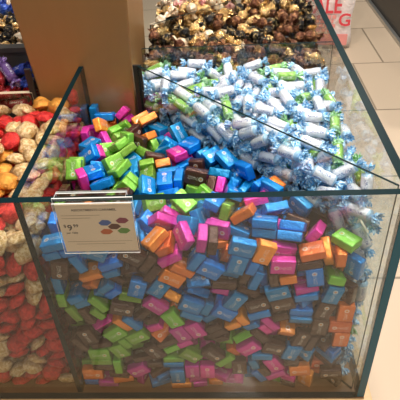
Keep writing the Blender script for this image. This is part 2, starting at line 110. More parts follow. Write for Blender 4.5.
CANDIES = [
0,0,5619,664,-984,6,-99,42,-12,0,0,5097,1385,-717,16,99,-15,-23,0,0,5152,1149,-924,46,-12,24,99,0,0,4507,1842,-492,99,32,-21,-41,0,0,5697,577,-1481,52,-34,-99,-4,0,0,5825,1159,-800,76,-79,-99,-47,
0,0,5123,2719,-586,6,-2,-99,-10,0,0,3798,2619,-486,7,-53,-75,99,0,0,4183,2174,-815,27,37,99,33,0,0,4444,1902,-999,43,-14,-13,99,0,0,5122,3238,-528,96,-99,-3,26,0,0,5498,1543,-729,61,99,-21,28,
0,0,5333,958,-1396,38,-80,-99,-84,0,0,5594,1000,-815,99,78,-91,-72,0,0,4016,2342,-534,52,23,99,33,0,0,4989,2363,-620,99,-13,14,-18,0,0,4142,3398,-407,15,-5,-99,40,0,0,3700,2916,-445,99,-13,-9,-14,
0,0,2832,3612,-501,12,-45,-99,2,0,0,3335,4274,-397,29,-99,-24,8,0,0,3820,2549,-1105,14,99,-41,-13,0,0,3343,3058,-736,99,6,21,-42,0,0,4889,1434,-1276,31,42,99,72,0,0,5833,439,-2725,99,32,99,-32,
1,0,5464,2064,-683,37,-80,99,-35,0,0,4406,3031,-563,64,-99,31,-15,1,0,4795,5057,-434,30,-99,0,0,1,0,2387,4061,-616,99,-3,10,-42,0,0,2533,3908,-894,48,-20,-68,99,0,0,3135,3275,-880,57,-8,-74,99,
0,0,5200,1917,-617,90,-35,56,99,0,0,2406,4371,-487,10,45,99,89,1,0,3385,3498,-441,99,-55,-90,93,0,0,4091,4911,-398,29,53,99,49,0,0,4669,3879,-404,75,-28,-54,99,0,0,2663,5802,-363,1,-4,-50,-99,
0,0,5375,3831,-571,67,60,46,99,0,0,4432,3695,-505,57,1,-40,99,0,0,1957,4808,-442,77,83,-56,-99,1,0,5613,3183,-685,85,-11,17,-99,0,0,4678,1945,-678,8,-95,-99,-10,0,0,3830,3682,-458,69,-74,-99,8,
0,0,2700,3730,-1201,3,-46,-99,-27,0,0,2232,5359,-454,68,-99,0,5,0,0,1622,5516,-456,99,57,-3,16,0,0,3001,3863,-540,69,-99,53,-49,0,0,4046,5805,-460,99,-49,-16,-8,0,0,5548,4007,-672,99,37,-32,-38,
0,0,3427,4984,-396,93,99,-13,26,0,0,5806,3089,-812,6,-99,-97,25,1,0,5817,1628,-860,99,-30,70,-74,0,0,4753,4620,-522,19,-29,-99,4,0,0,4940,3447,-526,14,-99,-16,24,0,0,2383,5068,-567,34,99,18,13,
0,0,4900,1820,-846,46,97,-99,-55,0,0,5597,5017,-719,26,-87,99,-5,0,0,5830,745,-1228,5,-99,-97,26,0,0,5147,5520,-529,99,-8,8,-61,0,0,4286,2760,-554,26,-99,40,-11,0,0,4979,4896,-618,1,-1,89,-99,
0,0,3029,4442,-468,18,-99,-7,11,0,0,4547,4378,-515,13,-2,-3,99,1,0,1558,4931,-1025,59,99,-46,-20,0,0,3124,5561,-598,99,-1,37,0,0,0,4358,2002,-1276,41,-30,-72,99,0,0,5501,5734,-675,99,-16,-6,-3,
0,0,3439,5371,-425,99,-2,-63,93,0,0,3639,4011,-524,16,-89,99,-39,1,0,4524,5657,-515,18,-99,-23,3,0,0,1822,5076,-588,25,1,-33,-99,1,0,2671,4774,-545,4,-19,-17,99,0,0,3253,4721,-509,56,-99,-23,-33,
0,0,5719,553,-1958,99,84,37,-80,1,0,5716,4239,-732,99,-33,46,-63,1,0,5117,4231,-580,71,19,-69,-99,0,0,4689,5305,-460,5,-7,-99,-64,0,0,4756,2002,-1058,3,-99,76,5,0,0,2414,5614,-487,8,6,-99,50,
1,0,1618,5805,-476,99,-53,-21,-11,0,0,4436,2264,-763,99,-9,93,3,0,0,5602,1785,-915,99,-43,-59,76,0,0,5177,3030,-712,11,37,-91,99,0,0,3628,4850,-559,68,-4,10,-99,0,0,5362,1834,-998,19,-39,-14,-99,
0,0,1822,4874,-1276,25,-77,-99,32,0,0,2200,4615,-931,1,-21,80,99,0,0,2271,4391,-772,99,-77,15,-15,0,0,4017,4464,-575,36,66,-99,-37,0,0,5562,990,-1290,62,-24,-99,23,0,0,4827,3671,-677,36,17,68,-99,
0,0,3858,4761,-617,40,-99,-72,33,0,0,3816,2930,-910,71,-21,1,-99,0,0,5317,1318,-1382,78,-63,-99,-27,0,0,5650,625,-5146,11,64,76,99,1,0,4814,3155,-745,16,30,-8,99,0,0,5810,2560,-1189,87,48,99,-13,
0,0,1721,5386,-651,99,52,14,18,0,0,5830,746,-4639,98,-81,-99,82,0,0,2178,4481,-1167,75,99,-93,-27,0,0,4413,4026,-587,13,-33,-99,8,0,0,5778,777,-4873,38,99,96,62,1,0,2059,4790,-783,30,-99,-15,22,
1,0,5077,2594,-1004,31,70,99,26,0,0,3216,4013,-624,81,99,-53,-39,0,0,1891,4977,-801,7,23,-99,0,0,0,3371,3029,-1250,68,99,-38,-36,0,0,5824,726,-4324,85,49,7,99,0,0,5049,1846,-1045,82,-53,-58,99,
0,0,5779,5646,-981,99,26,99,27,1,0,2907,5309,-759,99,-47,71,14,0,0,5828,693,-3453,73,67,12,99,0,0,5702,2714,-989,69,18,-99,-25,0,0,5108,3360,-798,4,-8,-99,-37,1,0,3075,5177,-608,72,99,36,8,
0,0,1712,5167,-788,39,99,26,2,0,0,5572,910,-1908,17,28,51,99,1,0,3512,5731,-660,92,99,45,-27,1,0,3416,3303,-801,16,53,99,78,0,0,3289,3536,-974,8,-38,99,61,1,0,5828,693,-3756,99,-20,-74,69,
0,0,5821,724,-4058,10,99,86,54,0,0,5249,2759,-896,99,25,-57,-72,0,0,4150,2876,-817,41,86,-99,-60,0,0,5349,5156,-795,26,-99,-95,3,0,0,5827,693,-3150,74,66,10,99,1,0,2483,4541,-647,15,10,51,99,
0,0,5522,3748,-840,2,6,99,-21,0,0,4015,3902,-827,67,-18,19,-99,0,0,4588,2465,-800,50,99,-21,-14,0,0,4050,2655,-602,99,-20,-3,-44,0,0,4209,3871,-658,99,34,20,-25,0,0,5340,1206,-2146,29,-82,-99,-2,
0,0,5716,1185,-1466,24,-80,99,70,0,0,3621,3318,-642,5,-99,63,-3,1,0,4390,4755,-623,99,-38,46,-49,0,0,4679,2689,-759,6,99,-23,-3,0,0,5605,3254,-982,91,44,54,99,0,0,5792,4399,-913,34,-94,99,4,
0,0,2804,4074,-805,6,-99,86,-24,0,0,5748,852,-2637,99,82,4,99,0,0,3728,2973,-1181,80,-99,52,-11,0,0,5591,2227,-1089,99,-17,32,27,1,0,5543,5293,-920,88,97,86,99,0,0,5817,1989,-1134,99,22,51,-86,
0,0,3223,3526,-1276,43,-31,-72,99,0,0,3810,3921,-1003,56,99,-24,-42,0,0,5677,1375,-1613,23,59,-35,-99,0,0,4813,5131,-673,67,99,1,0,0,0,5070,4462,-877,92,37,-14,99,0,0,5529,1452,-1380,99,78,-98,16,
1,0,4513,2485,-1121,21,-28,-89,-99,0,0,3810,4118,-743,13,99,92,-12,0,0,5827,993,-1782,65,81,-99,-27,0,0,1456,5205,-1271,8,68,99,12,0,0,4069,5360,-567,73,99,-18,-32,1,0,1816,5685,-626,57,-99,-26,-2,
0,0,3367,4594,-831,48,-35,17,-99,0,0,5459,826,-3735,77,8,-99,62,0,0,1951,4982,-1050,15,-26,-99,36,0,0,2590,4236,-1124,69,3,-57,99,0,0,2635,5806,-739,19,-19,99,99,0,0,4282,2409,-1276,32,23,72,99,
0,0,3358,4189,-921,33,62,-99,-23,0,0,3350,5806,-820,41,-6,-99,-16,0,0,3613,4520,-783,27,-99,-65,29,0,0,4896,1945,-1276,32,-99,66,-21,0,0,4224,2715,-1148,1,-24,-41,-99,0,0,3883,5285,-732,46,99,-10,-27,
0,0,5312,1779,-1736,97,-21,99,0,0,0,5595,1015,-2389,96,-84,-99,55,0,0,4332,3470,-690,29,36,33,99,0,0,4743,2927,-806,8,-22,-99,39,0,0,3021,4271,-1275,99,-31,-26,83,0,0,4077,5694,-678,17,13,-17,-99,
0,0,5566,1440,-1932,1,-30,-9,-99,0,0,4537,4201,-696,99,-93,14,-31,0,0,2417,4385,-1276,0,99,84,0,0,0,5313,4392,-959,0,99,95,31,0,0,2903,4283,-1065,74,-99,-84,65,0,0,5102,3333,-1042,99,36,0,-23,
0,0,1855,5806,-836,4,1,99,-15,0,0,4326,2915,-1023,36,-33,-59,99,0,0,5554,4269,-942,85,59,34,99,0,0,2653,4858,-797,24,-99,49,-11,0,0,3559,4869,-1276,5,-4,72,-99,0,0,3025,3924,-908,60,95,-99,-84,
0,0,4661,5680,-760,13,13,-58,-99,0,0,4036,5600,-927,57,10,81,99,0,0,5575,1939,-1744,93,51,15,99,0,1,5308,5806,-932,3,-7,50,99,0,1,2753,5131,-841,22,45,99,13,0,1,5526,1642,-1221,21,99,-7,9,
0,1,5553,3999,-1448,66,97,99,76,0,1,1648,5670,-1063,97,99,4,9,0,1,5792,3721,-1563,99,-58,-76,88,0,1,5795,3545,-1107,10,-99,98,10,0,1,5726,1704,-1630,99,-52,74,-31,0,1,4937,4215,-776,6,-41,-99,-6,
0,1,2346,4945,-1276,72,99,-14,-11,0,1,4039,4683,-838,21,-99,89,-20,0,1,1344,5539,-836,50,99,99,50,0,1,3485,4993,-772,99,47,12,10,0,1,2841,4669,-1272,53,-3,6,-99,0,1,1611,5806,-1270,0,0,-99,-16,
0,1,3755,3277,-1185,81,-99,42,-7,0,1,2858,5622,-820,12,-53,98,-99,0,1,5605,942,-2159,84,80,-41,-99,0,1,3736,5141,-1276,99,-32,-1,2,0,1,5821,1047,-5326,98,32,32,99,0,1,4852,5396,-704,10,-6,-99,5,
0,1,5237,3553,-1036,99,0,34,-8,0,1,3098,5020,-960,33,-22,99,-50,0,1,5706,3956,-1263,72,10,-10,99,0,1,2339,5295,-883,26,-99,-76,-49,0,1,3578,5275,-945,86,49,-9,-99,0,1,5442,2704,-1027,37,-99,-85,61,
0,1,5709,4712,-1029,99,32,-3,79,0,1,3707,3581,-993,85,96,-99,-18,0,1,5291,3253,-1862,50,-98,-99,51,0,1,4921,5567,-920,55,99,-5,11,0,1,2626,4812,-1033,78,3,9,99,0,1,5292,3850,-1087,99,-94,32,-10,
0,1,5526,2393,-1325,47,-2,-99,-40,0,1,4714,3940,-842,99,-95,13,-23,0,1,3669,4580,-1199,75,-99,26,2,0,1,5152,4950,-1035,41,23,-99,-74,0,1,5616,918,-3148,11,-99,-88,-48,0,1,5392,3174,-1548,99,7,58,17,
0,1,4569,5096,-1053,36,-69,99,36,0,1,5301,2350,-1445,98,-92,-99,93,0,1,5817,1379,-3062,13,99,90,45,0,1,4433,2939,-1273,32,99,3,2,0,1,1817,5369,-1151,19,-37,-48,99,0,1,4090,3469,-824,99,36,49,48,
0,1,5543,1739,-2085,97,48,7,99,0,1,5613,913,-3451,99,-20,-76,71,0,1,4367,4828,-1037,72,-99,33,-24,0,1,5564,4783,-1400,99,-16,-14,94,0,1,5312,1434,-3791,99,-39,-61,88,0,1,5809,1959,-2034,99,-65,-72,94,
0,1,3943,5402,-1041,30,25,68,99,0,1,5811,1934,-2276,95,36,29,99,0,1,4303,4478,-930,97,-78,99,-59,0,1,5067,2268,-1272,78,32,41,99,0,1,5399,1662,-3508,99,-88,-80,66,0,1,3296,5299,-1104,76,-37,99,-94,
0,1,3586,5739,-1276,72,-99,-4,3,0,1,4711,3126,-1071,67,99,0,-15,0,1,4820,2599,-1038,70,1,0,99,0,1,5805,3104,-5080,15,-98,-99,16,0,1,5791,3915,-4906,34,-96,-99,29,1,1,5788,4726,-4842,49,-98,-99,50,
0,1,5801,2334,-4924,95,-9,7,99,0,1,5817,1144,-5066,88,94,93,99,0,1,5768,5437,-5114,62,-99,-87,74,1,1,5812,1933,-5100,86,-76,-61,99,0,1,5320,1286,-5085,97,-32,-32,99,0,1,5776,4654,-5088,99,32,32,97,
0,1,5780,5013,-5326,98,-71,-72,99,0,1,5737,1832,-5326,57,79,99,72,0,1,5589,1218,-5255,90,-14,10,99,0,1,5801,2966,-1928,70,-98,-99,70,0,1,5586,5197,-1177,2,48,99,9,0,1,5818,1271,-2620,91,-40,-99,12,
0,1,5790,4466,-1328,57,-86,-99,34,0,1,5801,2947,-1688,98,-33,-34,99,0,1,5331,4804,-1521,99,13,15,80,0,1,5570,3767,-1711,26,99,95,36,0,1,5759,4746,-1537,46,99,85,47,0,1,5505,1124,-2609,26,-65,-99,-68,
0,1,5595,5608,-1289,7,87,99,-92,0,1,5790,3969,-1794,98,2,-2,99,0,1,5778,5527,-1436,99,6,31,95,0,1,5541,2499,-1873,12,83,99,25,0,1,5317,4011,-1568,89,-48,-62,99,0,1,5788,4743,-1779,48,99,98,52,
0,1,5766,2885,-2204,80,26,13,99,0,1,3319,4213,-1276,33,99,-93,-31,0,1,4333,3408,-1276,99,32,-13,-39,0,1,5778,5527,-1692,25,95,99,-1,0,1,5814,1722,-2654,82,-68,-99,42,0,1,5790,3856,-2038,72,-95,-99,70,
0,1,5762,5527,-2179,97,79,99,69,0,1,4603,3492,-1270,39,-20,-52,99,0,1,5809,2172,-1778,93,75,68,99,0,1,5799,3186,-1415,98,7,-7,99,0,1,5533,3277,-1368,31,-77,-71,99,0,1,4995,2778,-1276,32,99,12,4,
0,1,5799,3709,-2289,96,51,48,99,0,1,5790,4593,-2230,16,-98,-99,16,0,1,5783,2835,-2462,99,-67,-81,75,0,1,5779,5431,-2404,93,75,99,69,0,1,5706,3581,-2515,15,-99,-86,14,0,1,5737,4375,-2477,99,30,28,95,
0,1,5431,855,-2732,99,-25,67,-14,0,1,5817,1444,-3293,13,99,90,45,0,1,5809,2090,-2732,68,82,42,99,0,1,5313,1205,-2787,99,-40,-99,44,0,1,4034,4386,-1067,58,-99,-40,43,0,1,5573,2144,-1341,26,31,-99,55,
0,1,5648,1316,-3528,55,-37,-99,24,0,1,5805,3184,-2713,47,-99,-97,53,0,1,5782,4749,-2715,98,-3,-2,99,0,1,5775,5536,-2722,76,95,99,74,0,1,5776,5350,-2966,2,98,99,4,0,1,5345,1208,-3271,74,-90,-91,99,
0,1,5796,3968,-2737,94,52,44,99,0,1,5779,2201,-2944,85,22,-23,99,0,1,5792,3794,-2999,4,-98,-99,-5,0,1,5774,4574,-2954,98,-35,-35,99,0,1,5773,3011,-2944,94,-17,-13,99,0,1,3856,4855,-1023,93,-72,-67,99,
0,1,3160,4676,-934,4,63,-99,40,0,1,3493,4102,-1101,88,99,89,40,0,1,2443,5544,-1032,25,-19,97,-99,0,1,5272,5597,-1126,99,-98,-31,44,0,1,4552,4129,-1089,50,99,47,91,0,1,5302,4730,-1114,99,-86,-12,31,
0,1,5823,932,-2283,88,-63,-99,45,0,1,3176,4128,-1086,1,-99,98,3,1,1,5537,2812,-1488,0,-99,67,-85,0,1,5016,5121,-933,24,-35,76,-99,0,1,1853,5487,-919,99,99,13,22,0,1,3674,3567,-1275,99,31,-7,-23,
0,1,5776,5530,-3207,98,-7,-9,99,0,1,5779,3956,-3225,35,-94,-99,27,0,1,5783,4754,-3194,28,-98,-99,29,0,1,5672,2459,-3090,31,-53,-99,10,0,1,5524,1069,-3771,96,35,-99,85,0,1,5806,3025,-3186,14,-99,-99,18,
0,1,5776,5504,-3450,24,-98,-99,23,0,1,5818,1336,-3839,99,-10,-91,42,0,1,5640,3158,-3373,26,93,99,27,0,1,4346,3863,-1056,99,-1,-2,-35,0,1,4520,5806,-952,12,-12,-99,-99,0,1,4527,4888,-839,24,99,-51,0,
0,1,5791,3908,-3470,92,73,65,99,0,1,5783,4729,-3434,98,67,68,99,0,1,5811,1942,-3739,85,75,58,99,0,1,5327,1563,-4014,12,-99,-95,-11,0,1,5805,2279,-3435,7,-97,-99,-7,0,1,5804,2705,-3609,14,-97,-99,-5,
0,1,5784,5005,-3687,16,-99,-99,19,1,1,5769,4223,-3687,99,-29,-36,98,0,1,5796,3448,-3761,36,-94,-99,24,0,1,5708,4785,-3906,13,91,99,13,0,1,5660,963,-4419,99,-22,-48,69,1,1,5596,2690,-3755,23,99,92,40,
1,1,5776,5529,-4156,84,87,99,72,1,1,5701,5547,-3817,18,99,60,49,0,1,5790,4007,-3941,72,-94,-99,67,0,1,5810,2109,-3949,99,-22,-42,94,0,1,5779,3875,-4189,67,97,99,77,0,1,5787,4706,-4133,53,-98,-99,53,
0,1,5816,1497,-4404,28,-98,-99,-28,0,1,5806,3008,-4012,74,-67,-20,99,0,1,5806,2436,-4161,2,-98,-99,-4,0,1,5774,5530,-4402,25,-99,-96,39,0,1,5462,937,-4264,9,59,99,-2,0,1,5807,2410,-4408,99,-71,-75,98,
0,1,5563,1006,-4647,8,-99,-91,-37,0,1,5799,3189,-4387,73,-81,-48,99,0,1,5789,4747,-4383,98,-98,-99,99,0,1,5722,4726,-4613,98,-98,-99,98,0,1,5809,1919,-4637,93,-73,-69,99,0,1,5790,3970,-4423,72,-94,-99,67,
0,1,5774,5530,-4643,99,25,39,96,0,1,5323,1416,-4524,99,5,-5,97,0,1,5773,5530,-4886,99,62,76,90,0,1,5718,1565,-4823,49,-79,-99,72,0,1,5800,2706,-4636,99,-23,-43,95,0,1,5787,3951,-4664,2,-97,-99,-3,
0,1,5799,3177,-4789,99,-60,-78,87,0,1,5796,3464,-5326,32,98,99,32,0,1,5786,4238,-5326,32,-97,-99,32,0,1,5804,2690,-5325,30,98,99,30,
]
TRUFFLES = [
0,0,-568,863,-994,99,91,39,70,1,0,-259,238,-1441,75,23,99,-63,1,0,-276,245,-2181,99,39,-24,41,1,0,-916,3199,-621,54,-2,32,-99,2,0,-918,1697,-874,99,10,17,-43,0,0,-262,251,-1837,97,14,-76,99,
1,0,-287,669,-1085,99,0,-11,-14,0,0,-653,255,-2973,5,21,33,-99,1,0,-287,1199,-867,99,3,-7,-15,0,0,-565,241,-1721,37,-99,-26,-41,1,0,-564,2444,-779,3,10,-12,99,0,0,-1182,2872,-666,5,-44,-99,-22,
1,0,-290,277,-1094,99,-19,-4,33,0,0,-604,241,-4984,99,41,-1,10,1,0,-291,1100,-1131,25,-1,-3,99,1,0,-359,3270,-586,9,-69,-99,-22,0,0,-1103,260,-3982,99,32,-8,36,0,0,-288,207,-4023,99,94,10,-11,
1,0,-984,267,-4790,99,3,24,-13,0,0,-251,274,-2771,72,-99,97,-5,0,0,-1014,273,-3124,99,-6,16,-38,0,0,-765,264,-2700,12,29,-3,-99,1,0,-529,1836,-867,16,2,-13,-99,0,0,-634,276,-3560,36,-2,18,-99,
0,0,-700,248,-2357,14,31,-51,-99,0,0,-268,287,-3708,73,-9,-12,-99,1,0,-842,2869,-859,99,16,45,-53,1,0,-296,2177,-830,22,6,-17,-99,1,0,-251,3896,-635,15,41,6,99,0,0,-290,234,-3396,10,-3,-50,-99,
1,0,-640,1359,-1012,99,18,-14,16,1,0,-1327,264,-4936,99,1,-12,-12,1,0,-213,2586,-795,77,99,69,80,1,0,-731,2140,-939,18,-7,14,-99,1,0,-991,2515,-907,99,-13,13,18,1,0,-276,1563,-942,43,22,6,-99,
0,0,-272,2245,-1118,99,28,18,-67,0,0,-687,3840,-662,10,3,2,99,1,0,-523,439,-1315,20,8,-36,99,0,0,-286,269,-3101,99,-21,0,15,1,0,-686,251,-1175,86,56,28,-99,0,0,-256,4702,-614,64,-99,10,-52,
1,0,-391,265,-2508,99,11,-60,91,0,0,-879,274,-3750,35,-48,17,-99,0,0,-423,251,-4699,19,-25,-30,-99,1,0,-293,2945,-724,37,99,-6,0,1,0,-312,231,-5263,99,-55,8,9,1,0,-668,287,-4012,99,-33,-28,69,
0,0,-686,267,-3279,99,13,-25,15,0,0,-1174,263,-3519,59,3,-52,-99,1,0,-817,238,-4533,99,-47,17,-1,1,0,-274,826,-1334,44,-2,-1,-99,1,0,-1490,242,-4126,99,44,23,-40,1,0,-1636,215,-4749,38,15,99,-92,
0,0,-1042,3755,-756,99,7,44,-62,1,0,-588,3189,-813,99,15,-2,81,2,0,-928,4452,-663,2,-6,8,99,0,0,-270,568,-2228,99,48,8,61,1,0,-204,585,-1593,82,-99,82,-99,0,0,-1142,248,-2795,83,-99,-28,39,
1,0,-1235,3376,-671,20,9,-4,99,0,0,-1345,265,-5305,99,-18,2,12,1,0,-606,309,-2044,99,4,-19,-60,0,0,-207,567,-5200,38,94,36,99,0,0,-287,244,-4388,13,-27,38,99,0,0,-605,321,-4278,99,3,-18,-11,
0,0,-205,3000,-1108,99,26,-99,-25,2,0,-557,4143,-644,68,-99,-13,-63,2,0,-1345,2692,-931,40,13,5,-99,1,0,-1291,4478,-798,7,-99,-43,42,0,0,-1733,220,-5142,99,84,63,-25,0,0,-1147,242,-4322,99,-42,-20,-4,
1,0,-262,3444,-788,34,-30,-48,99,0,0,-277,1488,-1217,45,-10,-2,99,2,0,-496,4479,-672,99,-8,15,-55,2,0,-1136,2085,-902,99,15,-14,-71,1,0,-1554,4645,-915,27,19,-5,99,0,0,-264,590,-3871,78,35,44,-99,
0,0,-300,1879,-1348,19,-8,-15,-99,0,0,-825,275,-5302,99,-20,-5,36,1,0,-215,574,-2908,99,7,-94,28,0,0,-286,569,-4865,99,7,3,15,0,0,-289,573,-3550,9,19,-14,-99,0,0,-260,3627,-1092,28,32,-41,-99,
1,0,-204,2652,-1506,99,-78,99,-78,0,0,-1030,267,-5088,99,-13,-15,-14,0,0,-239,534,-4261,1,-99,58,-62,1,0,-263,1909,-1034,10,36,7,-99,1,0,-286,1220,-1398,99,-14,6,14,0,0,-267,4582,-915,99,-19,-20,-80,
0,0,-204,2246,-1486,99,15,99,15,0,0,-270,550,-4594,76,-8,-19,99,0,0,-245,1605,-1525,99,14,46,60,0,0,-292,4003,-1566,99,0,0,-4,1,0,-294,595,-2522,99,38,17,4,1,0,-972,271,-2175,99,-30,26,78,
0,0,-227,3543,-1511,79,58,45,99,1,0,-2028,4722,-911,3,10,99,-57,1,0,-258,4009,-1080,99,-42,-18,80,0,0,-288,567,-1923,99,13,-9,-16,2,0,-1038,4735,-819,1,-16,-99,-75,1,0,-671,878,-1313,37,-7,-13,-99,
1,0,-605,1697,-1117,99,10,18,17,0,0,-866,215,-1547,88,58,-88,99,1,0,-1440,244,-3789,99,-39,-4,0,0,0,-266,4235,-1356,99,-7,-11,-78,0,0,-871,621,-1143,99,4,-19,61,1,0,-465,2804,-919,76,-20,-6,-99,
0,0,-1549,3646,-744,44,99,-57,4,0,0,-265,4451,-1154,99,-48,4,89,1,0,-267,2639,-1150,12,-55,-99,46,1,0,-1076,264,-2456,58,-26,-32,-99,0,0,-521,555,-5316,69,0,0,99,0,0,-939,1412,-1237,99,6,-16,29,
1,0,-204,4683,-1486,99,-15,99,-15,0,0,-926,278,-1895,31,-6,-13,-99,1,0,-1625,547,-4978,97,13,-11,-99,0,0,-1787,4165,-987,99,52,18,-43,0,0,-1403,4242,-970,6,99,-25,-19,0,0,-825,1055,-1126,18,-9,18,99,
0,0,-1691,3905,-931,64,-99,-20,3,2,0,-995,1834,-1106,65,1,-5,99,0,0,-650,561,-1805,44,8,-20,99,1,0,-1271,566,-4801,99,-20,-8,-34,1,0,-429,985,-1556,99,-14,8,-57,1,0,-1441,2579,-691,30,3,-7,99,
0,0,-423,3851,-1338,99,2,-3,-76,2,0,-1140,1463,-1032,99,-7,-15,-52,0,0,-1080,4154,-780,16,99,-42,24,0,0,-1138,3058,-872,43,8,17,-99,1,0,-693,3561,-892,50,-1,99,44,0,0,-1666,3345,-733,30,99,39,-35,
0,0,-1358,562,-3956,99,11,6,-34,1,0,-605,2078,-1216,99,-6,15,22,1,0,-205,3072,-1506,98,-77,99,-78,1,0,-2065,4363,-817,60,-6,-26,-99,0,0,-569,543,-4491,58,37,-10,-99,1,0,-302,4194,-870,99,-20,-15,-4,
1,0,-427,3788,-884,50,13,12,-99,1,0,-672,586,-2238,7,-11,-31,99,0,0,-686,557,-4790,39,-9,-5,99,1,0,-839,567,-2502,38,17,7,99,0,0,-1040,2764,-1108,33,-7,25,-99,1,0,-898,541,-4254,5,31,-10,-99,
0,0,-1151,1652,-1392,99,14,-36,49,1,0,-1698,555,-4717,99,7,4,73,1,0,-919,3399,-845,22,37,36,-99,0,0,-1136,572,-3734,12,2,-5,99,1,0,-527,604,-1531,99,13,39,-72,0,0,-921,577,-4591,99,-16,-49,-22,
1,0,-755,4016,-904,99,-7,13,14,1,0,-1343,554,-5132,73,-6,-10,99,1,0,-524,2310,-1566,99,0,0,-79,1,0,-618,2435,-1056,99,30,-22,86,1,0,-1708,255,-4399,32,-2,-39,99,1,0,-961,2257,-1111,39,14,2,99,
1,0,-1369,2914,-1138,33,23,-5,99,1,0,-509,576,-3042,12,33,3,99,1,0,-625,1290,-1302,99,-25,-29,67,1,0,-795,3081,-1060,47,46,-25,99,0,0,-493,554,-3347,99,11,-8,-73,1,0,-389,3315,-1299,99,-2,-20,99,
0,0,-1341,275,-3267,99,-21,1,25,0,0,-935,593,-2044,1,-17,-38,99,1,0,-1949,4472,-1083,99,-9,-8,46,0,0,-503,2947,-1290,29,-5,-20,99,0,0,-1061,1096,-892,99,-5,20,-73,1,0,-1681,3591,-1081,99,-41,-86,-12,
1,1,-459,3277,-1050,99,16,-5,-63,0,1,-1537,564,-3709,32,37,-10,-99,2,1,-622,4744,-857,99,-98,39,41,0,1,-1151,572,-2932,13,18,9,-99,1,1,-687,4476,-924,38,12,65,99,1,1,-802,844,-1565,59,1,1,-99,
1,1,-1224,567,-2676,12,18,9,-99,1,1,-1284,3862,-912,99,10,0,80,0,1,-1120,3222,-1102,99,0,13,-28,0,1,-517,3265,-1566,11,0,0,99,1,1,-514,551,-2740,99,-7,45,-68,0,1,-1285,584,-3446,6,-17,30,-99,
1,1,-1079,573,-5306,99,-1,-10,-9,1,1,-1026,3988,-1103,14,-4,-3,99,0,1,-815,572,-3070,3,-69,2,-99,0,1,-1558,284,-3495,74,15,11,99,1,1,-1529,3053,-873,99,-7,6,81,2,1,-1551,3056,-1328,99,5,18,69,
0,1,-483,4519,-1532,53,-11,-41,99,1,1,-959,2478,-1328,18,-8,4,-99,1,1,-461,4739,-1230,45,-35,91,99,0,1,-849,554,-3505,99,-46,-31,64,1,1,-1117,2416,-1566,60,0,0,-99,0,1,-1022,547,-1722,99,4,-12,-54,
2,1,-1083,2047,-1319,99,1,5,30,0,1,-1606,4729,-1225,99,-80,10,40,0,1,-628,546,-3755,99,-31,40,-95,0,1,-1225,565,-4506,99,-5,-25,38,1,1,-645,3814,-1122,46,1,-1,-99,1,1,-1644,554,-5316,99,0,0,77,
1,1,-1213,4300,-1224,48,-6,-30,99,1,1,-761,3322,-1223,99,50,-12,98,1,1,-1613,556,-4163,99,16,10,-48,1,1,-1576,3476,-1418,80,10,35,99,0,1,-1076,583,-3236,99,29,24,-13,1,1,-657,2702,-1175,99,30,-18,59,
1,1,-1515,3287,-1135,2,15,22,99,1,1,-3614,1140,-879,99,45,15,90,0,1,-3303,3324,-994,99,29,28,-27,0,1,-3496,2386,-844,96,-18,-15,99,0,1,-3644,4164,-1127,14,-11,-59,99,0,1,-3544,4591,-968,67,-51,99,-8,
1,1,-3531,516,-1169,57,-99,27,13,0,1,-3397,2726,-901,21,-20,96,99,0,1,-3239,2088,-945,58,8,-5,99,1,1,-3935,4098,-1003,56,-99,80,-67,1,1,-3779,4426,-800,89,94,-21,99,0,1,-3123,2976,-1048,81,-20,12,99,
0,1,-3874,2263,-850,43,-20,-5,-99,0,1,-3867,4705,-926,50,99,24,13,1,1,-3695,3403,-1010,47,78,99,36,0,1,-3300,4238,-1085,61,-3,99,91,0,1,-3912,4456,-1173,78,-22,99,33,0,1,-3864,2494,-1081,99,20,-3,13,
1,1,-3898,1683,-956,51,64,99,-3,0,1,-3884,2093,-1076,73,-32,-7,-99,0,1,-3864,840,-1050,99,-14,15,-16,0,1,-3569,1592,-1031,99,34,-12,97,1,1,-3447,2442,-1116,99,-15,-30,5,1,1,-3369,4671,-1184,17,-72,-31,99,
1,1,-3733,4710,-1250,99,44,5,7,0,1,-3247,1429,-918,99,7,-23,-6,0,1,-3487,3020,-1055,99,-12,43,8,1,1,-3570,2043,-1005,46,89,-99,-26,1,1,-2013,284,-4683,74,-6,5,-99,1,1,-974,580,-5010,99,-34,31,76,
0,1,-2019,313,-5005,99,-10,-42,17,0,1,-2791,276,-4794,40,0,0,-99,0,1,-2782,264,-5316,12,0,0,-99,1,1,-1982,591,-5167,99,35,-11,-7,0,1,-572,569,-5047,16,7,-5,99,1,1,-2317,264,-4853,12,-3,0,-99,
1,1,-2796,291,-5055,47,0,0,99,1,1,-3324,3057,-819,99,11,8,42,0,1,-2409,264,-5134,12,8,-1,-99,2,1,-1862,2864,-1397,91,-23,-3,-99,1,1,-769,3636,-1350,99,2,4,-69,2,1,-1721,3228,-1554,99,-10,20,91,
1,1,-628,4184,-1524,37,23,99,3,0,1,-492,2865,-1565,99,0,0,-70,0,1,-929,1222,-1563,99,2,-2,-19,1,1,-1528,290,-1274,99,18,21,84,0,1,-1492,1872,-1378,8,10,-14,99,0,1,-1368,1442,-1292,99,13,-10,-38,
1,1,-764,1793,-1336,32,5,4,99,1,1,-1927,274,-1251,99,1,-1,38,0,1,-2587,241,-1396,9,-47,44,99,1,1,-786,2652,-1524,26,30,20,-99,1,1,-1417,854,-1329,66,5,-7,99,0,1,-2154,707,-1313,99,17,14,80,
0,1,-540,1871,-1566,99,0,0,-12,0,1,-1164,1923,-1566,99,0,0,-20,1,1,-911,539,-1439,99,25,-5,13,0,1,-538,3673,-1566,91,0,0,-99,1,1,-559,1399,-1566,99,0,0,39,0,1,-2516,888,-1312,13,11,20,99,
